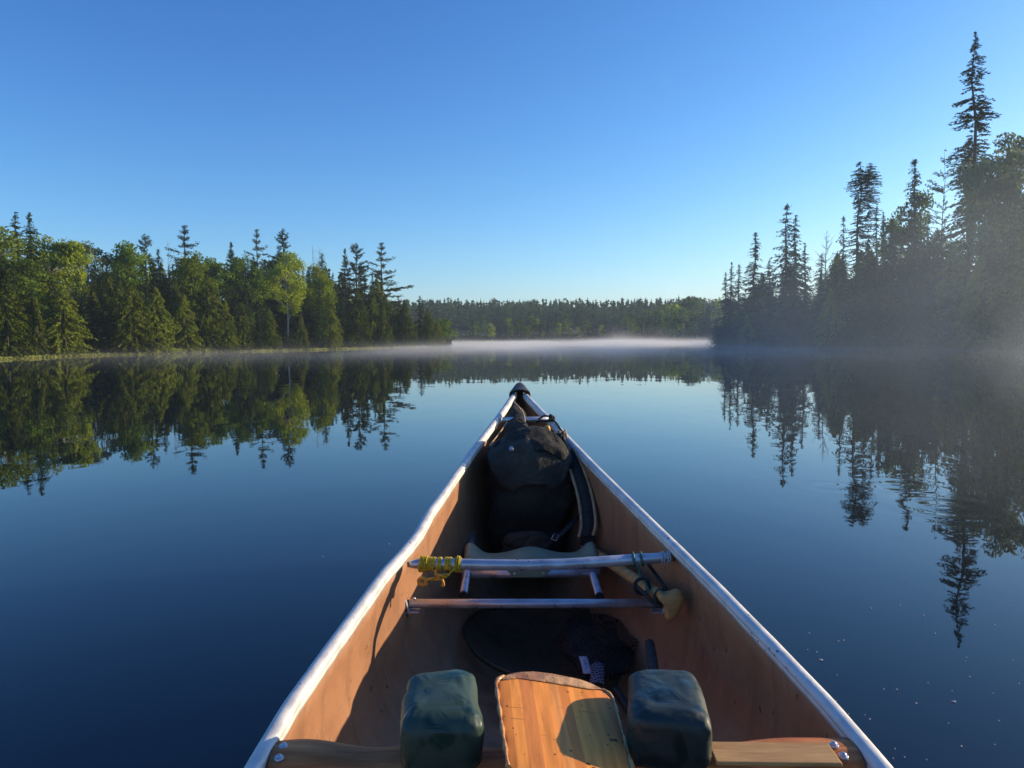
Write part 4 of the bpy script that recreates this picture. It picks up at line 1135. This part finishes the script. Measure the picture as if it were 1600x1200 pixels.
mb.tube([B, A.lerp(B, .6) + Vector((0, -.004, -.016)), A.lerp(B, .3) + Vector((0, -.004, -.020)), A + Vector((-.012, -.003, -.018))], .0026, 6)
mb.build('winding', M_yrope, rope)
k0 = tpos(684) + Vector((0, -.020, -.026))
cl = cord('knot', None, [loop(k0, (1, .2, .3), .006, 1.6, .004), loop(k0 + Vector((.010, 0, .002)), (.4, .2, 1), .008, 1.2, .002), [k0 + Vector((.002, 0, 0)), k0 + Vector((.012, -.002, -.006)), k0 + Vector((.016, -.002, -.020)), k0 + Vector((.010, -.002, -.022))], [k0, k0 + Vector((.02, 0, .006)), k0 + Vector((.032, 0, .004))], [k0, k0 + Vector((-.004, 0, .010)), k0 + Vector((-.002, 0, .018))]], .0032, M_orange, parent=rope)
hk = k0 + Vector((-.036, -.004, -.010))
mb = MB(); mb.tube(loop(hk, (0, 1, .15), .0095, 1.0, 0, 20), .0042, 8, False, sz=1.0); mb.tube([hk + Vector((.009, 0, .004)), hk + Vector((.02, 0, .007)), hk + Vector((.033, 0, .010))], [.0045, .003, .0022], 8)
mb.build('snap_hook', M_orange, rope)
A = tpos(990); B = tpos(1003)
gp = (g0 + g1) / 2
cord('cord', 'dark green cord tying the pear-grip paddle up to the right end of the thwart', [
    loop(A, ax + Vector((.4, 0, 0.2)), .0165, 1.1, 0), loop(B, ax + Vector((-.5, 0, .1)), .0165, 1.1, 0),
    [A + Vector((.004, -.016, -.004)), A + Vector((.012, -.018, -.03)), atY(1008, 910, 1.80), atY(1013, 925, 1.775), atY(1006, 932, 1.77)]], .0035, M_gcord)
cord('cord', 'black shock cord running from the thwart to the neck of the pear grip', [
    [tpos(1012) + Vector((0, -.012, -.012)), atY(1024, 897, 1.84), atY(1038, 916, 1.80), atY(1046, 928, 1.77)],
    [atY(993, 914, 1.80), atY(1001, 922, 1.78), atY(1012, 932, 1.76), atY(1024, 944, 1.745), atY(1034, 948, 1.74)],
    loop(atY(1034, 933, 1.755), (atY(1034, 933, 1.755) - g1), .0185, 2.1, .004, 16), loop(atY(1003, 916, 1.80), (g0 - g1), .019, 1.0, .0, 16)], .0048, M_dcord)
mb = MB()
for px in (1034, 1037, 1043, 1046): mb.tube(loop(tpos(px), ax + Vector((.12 * (px % 3 - 1), 0, 0)), .0145, 1.0), .0022, 6, False)
o = mb.build('cord', M_wcord); tag(o, 'pale grey cord wound at the right end of the main thwart', 'cord')

# ------------------------------------------------------------------ canvas pack in the bow
M_canvas = noisemat('dark_canvas', (.022, .022, .022), (.042, .040, .036), scale=9, rough=.9, bump=.5, bscale=500, detail=8, spec=.2)
M_canvas2 = noisemat('grey_canvas', (.038, .039, .036), (.068, .066, .058), scale=9, rough=.9, bump=.5, bscale=500, detail=8, spec=.2)
M_canvas3 = noisemat('brown_canvas', (.06, .046, .036), (.10, .08, .062), scale=12, rough=.95, bump=.5, bscale=400, spec=.2)
M_leather = noisemat('tan_leather', (.34, .20, .10), (.52, .35, .19), scale=40, rough=.6, bump=.3, bscale=150)
for mm in (M_canvas, M_canvas2, M_canvas3):
    nt = mm.node_tree; b = nt.nodes['Principled BSDF']; old = b.inputs['Normal'].links[0].from_node
    tc = N(nt, 'ShaderNodeTexCoord'); n = N(nt, 'ShaderNodeTexNoise'); n.inputs['Scale'].default_value = 11; n.inputs['Detail'].default_value = 3; n.inputs['Distortion'].default_value = 2.5; nt.links.new(tc.outputs['Object'], n.inputs['Vector'])
    bp = N(nt, 'ShaderNodeBump'); bp.inputs['Strength'].default_value = 1.0; bp.inputs['Distance'].default_value = .03
    nt.links.new(n.outputs[0], bp.inputs['Height']); nt.links.new(old.outputs[0], bp.inputs['Normal']); nt.links.new(bp.outputs[0], b.inputs['Normal'])
pack = empty('backpack', (.06, 2.72, .1)); tag(pack, 'dark canvas pack stuffed into the bow ahead of the seat', 'backpack')
def ppost(q):
    q = q.copy(); t = (q.z + .25) / .5
    q.x *= .78 + .26 * t; q.y += .03 * (1 - t); q.x += .012 * math.sin(q.z * 14); return q
mb = sellip((.062, 2.74, .335), (.160, .165, .235), .55, .5, 96, 64, dn=.030, ds=10, post=ppost, seed=3); mb.build('body', M_canvas, pack)
def drape(path, hwf, n=41, m_=34, seed=0, amp=.010, cx=.062, sag=.05, fs=13):
    path = [Vector(p) for p in path]
    def f(u, v):
        t = v * (len(path) - 1); i = min(len(path) - 2, int(t)); fr = t - i
        p0 = path[max(i - 1, 0)]; p1 = path[i]; p2_ = path[i + 1]; p3 = path[min(i + 2, len(path) - 1)]
        q = .5 * ((2 * p1) + (p2_ - p0) * fr + (2 * p0 - 5 * p1 + 4 * p2_ - p3) * fr * fr + (3 * p1 - p0 - 3 * p2_ + p3) * fr ** 3)
        s = -1 + 2 * u; h = hwf(v, s)
        x = cx + q.x + s * h
        z = q.z - sag * s * s * (1 + .4 * abs(s)); y = q.y + .05 * s * s * max(0, v - .3); z += (.028 * s * s * max(0, v - .6) / .4 if sag > .04 else 0)
        d = Vector((x, y, z)); nn = fb(d + Vector((seed, 0, 0)), fs, 5); rd = 1 - abs(fb(d + Vector((0, seed + 5, 0)), fs * .6, 3)) * 2.4
        return d + Vector((0, -.6, .8)) * (nn * amp + rd * amp * .6)
    mb = MB(); mb.grid(f, n, m_); return mb
mb = drape([(0, 2.90, .545), (0, 2.80, .590), (0, 2.66, .590), (0, 2.585, .555), (.005, 2.555, .49), (.008, 2.545, .445)], lambda v, s: .150 * (1 - .62 * max(0, (v - .45) / .55) ** 1.6) + .004, seed=1, sag=.045, amp=.012, fs=10)
mb.build('flap', M_canvas2, pack, solid=.004)
mb = drape([(.01, 2.93, .570), (.01, 2.82, .612), (.012, 2.68, .612), (.015, 2.60, .583), (.018, 2.578, .548)], lambda v, s: .150 - .045 * abs(v - .4), seed=7, sag=.070, amp=.012, fs=12)
mb.build('collar', M_canvas, pack, solid=.005)
mb = drape([(-.09, 2.80, .52), (-.09, 2.70, .545), (-.085, 2.63, .52), (-.08, 2.59, .45)], lambda v, s: .06 - .02 * v, n=21, m_=20, seed=11, sag=.03, amp=.010)
mb.build('side_flap', M_canvas2, pack, solid=.004)
bt = atY(799, 701, 2.56)
mb = MB(); mb.tube([bt + Vector((0, .004, -.003)), bt + Vector((0, -.004, .003))], .0075, 14); mb.build('button', M_alu2, pack)
# peaked hood of fabric leaning on the left gunwale
hp = [atY(808, 700, 2.86), atY(809, 684, 2.95), atY(810, 668, 3.02), atY(809, 652, 3.08), atY(807, 640, 3.12), atY(806, 633, 3.15)]
def hood(u, v):
    t = v * (len(hp) - 1); i = min(len(hp) - 2, int(t)); q = hp[i].lerp(hp[i + 1], t - i)
    r_ = (.062 * (1 - v) ** .8 + .008); a = 2 * math.pi * u
    p = q + Vector((math.cos(a) * r_ * 1.05, math.sin(a) * r_ * .8, 0)); return p + Vector((1, .6, 0)) * .010 * fb(p, 16, 4)
mb = MB(); mb.grid(hood, 36, 24, True); mb.build('hood', M_canvas3, pack, solid=.002)
cord('drawcord', None, [[atY(803, 628, 3.16), atY(812, 638, 3.10), atY(818, 652, 3.04), atY(822, 664, 3.0), atY(828, 680, 2.93), atY(828, 690, 2.90)], [atY(815, 640, 3.09), atY(819, 650, 3.04), atY(820, 660, 3.0)]], .0035, M_tcord, parent=pack)
cord('side_cord', None, [[atY(792, 660, 3.03), atY(780, 677, 2.93), atY(764, 697, 2.83)], [atY(790, 684, 2.86), atY(776, 690, 2.84), atY(764, 698, 2.81)]], .0028, M_tcord, parent=pack)
# front pocket patch
mb = sellip((.048, 2.535, .215), (.088, .035, .062), .8, .6, 48, 32, dn=.016, ds=13, seed=4); mb.build('pocket', M_canvas3, pack)
# shoulder strap hanging down the right side
sp_ = [(889, 702, 2.74), (899, 722, 2.69), (908, 745, 2.62), (916, 772, 2.56), (921, 800, 2.50), (922, 822, 2.46), (918, 838, 2.44)]
SP = [atY(*p) for p in sp_]
def strap_pts(off):
    out = []
    for i in range(len(SP) - 1):
        for k in range(6):
            t = k / 6; p0 = SP[max(i - 1, 0)]; p1 = SP[i]; p2_ = SP[i + 1]; p3 = SP[min(i + 2, len(SP) - 1)]
            out.append(.5 * ((2 * p1) + (p2_ - p0) * t + (2 * p0 - 5 * p1 + 4 * p2_ - p3) * t * t + (3 * p1 - p0 - 3 * p2_ + p3) * t ** 3))
    out.append(SP[-1])
    return [p * .985 + Vector((off - .006, 0, .014 + .12 * off)) for p in out]
strp = empty('strap_', (0, 0, 0)); bpy.data.objects.remove(strp)
A_, B_ = strap_pts(-.021), strap_pts(.021)
mb = MB(); mb.add([p for q in zip(A_, B_) for p in q], [(2 * i, 2 * i + 1, 2 * i + 3, 2 * i + 2) for i in range(len(A_) - 1)])
ss = mb.build('shoulder_strap', M_dcord, pack, solid=.006, off=0)
for off in (-.024, .024):
    mb = MB(); mb.tube([p + Vector((0, -.004, .001)) for p in strap_pts(off)], .0058, 8, sz=.8); mb.build('leather_piping', M_leather, ss)
mb = MB(); e = SP[-1]; mb.box(e + Vector((0, -.002, -.012)), (.052, .012, .034)); mb.build('strap_end', M_black, ss, bevel=.003)
mb = MB(); mb.tube([atY(906, 806, 2.50), atY(893, 818, 2.46), atY(880, 831, 2.43), atY(868, 842, 2.40)], .011, 10, sz=.3); lowstrap = mb.build('buckle_strap', M_black, pack)
q = atY(867, 839, 2.39); mb = MB()
fr = [q + Vector(v) for v in ((-.012, 0, -.006), (-.002, 0, .011), (.013, 0, .005), (.004, 0, -.013), (-.012, 0, -.006))]
mb.tube(fr, .0018, 6); mb.build('buckle', M_alu2, lowstrap)

# knotted cords on the right gunwale
kn = atY(879, 681, 2.82)
cord('cord', 'black cord looped round the right gunwale beside the small bow thwart', [
    [atY(842, 655, 3.05), atY(850, 650, 3.04), atY(862, 652, 3.02), atY(858, 658, 3.01), atY(846, 657, 3.03), atY(838, 660, 3.05)],
    loop(atY(860, 653, 3.0), (1, .3, .2), .012, 1.5, .004), loop(atY(862, 654, 3.0), (.2, 1, .2), .010, 1.2, .003),
    [atY(864, 656, 3.0), atY(870, 662, 2.95), atY(876, 671, 2.88), atY(881, 676, 2.85)]], .0042, M_dcord)
rr_ = random.Random(3)
cord('cord', 'tangled tan cord knotted on the right gunwale at the top of the pack strap', [
    [kn + Vector((rr_.uniform(-.022, .018), rr_.uniform(-.02, .02), rr_.uniform(-.018, .022))) for _ in range(9)] for _ in range(3)] + [
    [kn + Vector((.0, 0, .0)), atY(884, 690, 2.78), atY(888, 700, 2.75), atY(890, 705, 2.74)], [kn, atY(870, 678, 2.82), atY(862, 682, 2.82), atY(868, 692, 2.80), atY(872, 698, 2.79)]], .0036, M_tcord)
cord('cord', 'bunched black webbing under the tan knot on the right gunwale', [
    [kn + Vector((rr_.uniform(-.05, .0), rr_.uniform(-.03, .02), rr_.uniform(-.035, .012))) for _ in range(8)] for _ in range(4)], .007, M_dcord)
mb = MB(); o_ = atY(855, 681, 2.88); mb.grid(lambda u, v: o_ + Vector(((.017 - .004 * v) * math.cos(math.pi * 2 * u), .012 * math.sin(math.pi * 2 * u), -.022 + .052 * v)), 14, 8, True); mb.ball(o_ + Vector((0, 0, .03)), .013, 10)
o = mb.build('float', M_orange); tag(o, 'small orange float tucked beside the black webbing on the right', 'float')

# ------------------------------------------------------------------ landing net on the floor
M_net = noisemat('dark_green_rubber', (.006, .022, .016), (.015, .045, .032), scale=20, rough=.5)
def mesh_material(name, c, sc_):
    m, nt, b, out = new_mat(name)
    tc = N(nt, 'ShaderNodeTexCoord'); mp = N(nt, 'ShaderNodeMapping'); mp.inputs['Rotation'].default_value = (0, 0, .785); mp.inputs['Scale'].default_value = g3(sc_); nt.links.new(tc.outputs['Object'], mp.inputs[0])
    sp = N(nt, 'ShaderNodeSeparateXYZ'); nt.links.new(mp.outputs[0], sp.inputs[0]); cc_ = []
    for ax_n in ('X', 'Y'):
        fr = N(nt, 'ShaderNodeMath', operation='FRACT'); nt.links.new(sp.outputs[ax_n], fr.inputs[0])
        lt = N(nt, 'ShaderNodeMath', operation='LESS_THAN'); lt.inputs[1].default_value = .34; nt.links.new(fr.outputs[0], lt.inputs[0]); cc_.append(lt)
    mxm = N(nt, 'ShaderNodeMath', operation='MAXIMUM'); nt.links.new(cc_[0].outputs[0], mxm.inputs[0]); nt.links.new(cc_[1].outputs[0], mxm.inputs[1])
    b.inputs['Base Color'].default_value = (*c, 1); b.inputs['Roughness'].default_value = .7
    nt.links.new(mxm.outputs[0], b.inputs['Alpha'])
    return m
M_mesh = mesh_material('net_mesh', (.010, .018, .014), 170)
M_mesh2 = mesh_material('net_bag_mesh', (.003, .003, .004), 130)
ZN = .075
net = empty('landing_net', atZ(858, 1005, .05)); tag(net, 'oval landing net with dark green rim lying on the canoe floor behind the thwarts', 'net')
rimpx = [(727, 992), (731, 972), (748, 957), (780, 950), (820, 947), (860, 946), (900, 946), (940, 949), (970, 957), (987, 972), (990, 995), (984, 1018), (974, 1040), (965, 1062), (955, 1082), (930, 1090), (880, 1082), (836, 1070), (800, 1054), (770, 1040), (745, 1022)]
RM = [atZ(x, y, ZN) for x, y in rimpx]
rim = []
for i in range(len(RM)):
    p0, p1, p2_, p3 = RM[i - 1], RM[i], RM[(i + 1) % len(RM)], RM[(i + 2) % len(RM)]
    for k in range(4):
        t = k / 4; rim.append(.5 * ((2 * p1) + (p2_ - p0) * t + (2 * p0 - 5 * p1 + 4 * p2_ - p3) * t * t + (3 * p1 - p0 - 3 * p2_ + p3) * t ** 3))
mb = MB(); mb.tube(rim + [rim[0]], .0065, 8, False); mb.build('rim', M_net, net)
cc = sum(rim, Vector()) / len(rim)
def bag(u, v):
    p = rim[int(round(u * len(rim))) % len(rim)]; q = cc.lerp(p, 1 - v); q.z = ZN - .055 * math.sin(v * math.pi / 2) + .010 * fb(q, 12, 4) * (1 if v > .05 else 0); return q
mb = MB(); mb.grid(bag, len(rim), 14, True); mb.build('net_bag', M_mesh, net)
bc = atZ(935, 1005, .10)
mb = sellip(bc, (.10, .19, .030), .9, .8, 60, 30, dn=.028, ds=14, seed=8); mb.build('bunched_mesh', M_mesh2, net)
M_tag = noisemat('white_tag_fabric', (.42, .40, .48), (.60, .58, .66), scale=60, rough=.7)
t0 = atZ(914, 1038, .135)
def tagp(u, v): return t0 + Vector((.010 * (u - .5) * 2 - .006 * (v - .5), .0, 0)) + Vector((0, .026, .012)) * (v - .5) * 2 + Vector((0, 0, .004 * math.sin(v * 4)))
mb = MB(); mb.grid(tagp, 5, 9); tg = mb.build('tag', M_tag, net, solid=.0006)
mb = MB()
rq = random.Random(5)
for k in range(6):   # illegible printed characters
    v = .2 + .1 * k; a0 = tagp(.35 + rq.uniform(-.05, .1), v) + Vector((0, -.0008, .0012)); a1 = tagp(.7 + rq.uniform(-.1, .05), v + rq.uniform(-.03, .03)) + Vector((0, -.0008, .0012)); mb.tube([a0, a1], .0007, 4)
mb.build('print', M_dcord, tg)
# bits of pale netting cord under the tag
def gh(u, v): return atZ(922 + 22 * u, 1040 + 32 * v, .115) + Vector((0, 0, .01 * math.sin(u * 3)))
M_mesh3 = mesh_material('pale_mesh', (.30, .28, .34), 95)
mb = MB(); mb.grid(gh, 6, 6); mb.build('mesh_sleeve', M_mesh3, net)
h0 = atZ(962, 1078, .10); h1 = atZ(1010, 1150, .06)
mb = MB(); mb.tube([h0, h0.lerp(h1, .5), h1], .011, 12); mb.build('handle', M_black, net)
# foam grip behind the right pad
rod = empty('fishing_rod', atY(1020, 1040, 1.55)); tag(rod, 'black foam-gripped rod standing up behind the right yoke pad', 'fishing rod')
r0 = atY(1015, 1006, 1.66); r1 = atY(1022, 1050, 1.50); r2 = atY(1034, 1110, 1.32)
mb = MB(); d = (r0 - r1).normalized(); mb.tube([r0 + d * .006, r0, r0.lerp(r1, .5), r1, r2], [.007, .0115, .0118, .0112, .011], 16); mb.build('foam_grip', M_black, rod)
mb = MB(); mb.tube([r2, r2 + (r2 - r1) * .8, r2 + (r2 - r1) * 1.1], [.004, .0035, .003], 8); mb.build('blank', M_black, rod)

# ------------------------------------------------------------------ specks of foam on the water
M_foam = noisemat('white_foam', (.42, .42, .45), (.6, .6, .6), scale=30, rough=.4)
fme = None
SPK = [(221, 478, .9), (376, 521, 1), (406, 517, 1), (260, 580, 1), (212, 567, .7), (282, 623, 1.5), (741, 197, .7), (835, 226, .6), (954, 236, .8), (552, 345, 1), (705, 330, .9), (833, 384, 1), (894, 481, 1), (1214, 437, .9), (1290, 331, .7), (1062, 609, .9), (1057, 628, .7), (1079, 712, 1), (857, 745, .8), (986, 788, .7), (1206, 800, .7), (1345, 748, .7), (620, 779, .9), (690, 781, 1.1), (793, 855, 1.2), (995, 847, 1.4), (966, 961, .7), (1238, 948, .8), (1035, 1085, 1.1), (1214, 1076, .8), (850, 1157, .8), (680, 1098, .8), (669, 1150, .7), (731, 1143, .8), (545, 940, 1.1), (519, 917, .7), (432, 911, .7), (370, 703, .8), (364, 842, .8), (520, 1080, .8), (1314, 626, .7)]
for (px, py, s_) in [(1200 + a_ / 3.43, 850 + b_ / 3.43, c_) for a_, b_, c_ in SPK] + [(608, 850, .8), (505, 870, .6), (1216, 630, .8), (1453, 693, 1), (1430, 743, 1)]:
    p = atZ(px, py, 0)
    dist = (p - Vector((0, 0, CAM_H))).length; r_ = .0012 * s_ * max(1, dist ** .8)
    if fme is None:
        mb = MB(); mb.ball((0, 0, .3), 1.0, 8, (1, 1, .7)); o = mb.build('foam_speck', M_foam); fme = o.data
    else:
        o = bpy.data.objects.new('foam_speck', fme); col.objects.link(o)
    o.location = p; o.scale = (r_ * (1.8 if s_ > 1.3 else 1), r_, r_)
    tag(o, 'tiny white speck of foam floating on the water beside the canoe' if px > 700 or True else '', 'foam', 'foam specks floating around the canoe')
if True:
    vol_box('mist', (-70, 16, .004), (70, 200, 2.6), 'thin bright morning mist lying on the lake surface', d_mist(.26, .22, 0, 24, 88, (-32, 6, .30), .36, .72, (.07, .022, .5)))
    vol_box('mist', (2.2, 7, .004), (44, 62, 14), 'soft grey mist drifting up in front of the right bank', d_mist(.062, 4.5, 0, 0, 0, None, .36, .72, (.14, .10, .16), ((26, 32, 0), (24, 29, 14))), color=(.70, .86, 1.0), aniso=.5)

    vol_box('haze', (-420, -40, -4), (640, 860, 37), 'thin even morning haze over the whole valley', d_const(.00055), (.70, .86, 1.0), .2)
    vol_box('mist', (2, 86, .004), (34, 168, 7), 'wisps of white mist rising off the water before the far shore', d_mist(.035, 1.6, 0, 0, 0, None, .44, .70, (.16, .06, .35), ((19, 130, 0), (15, 40, 7))))
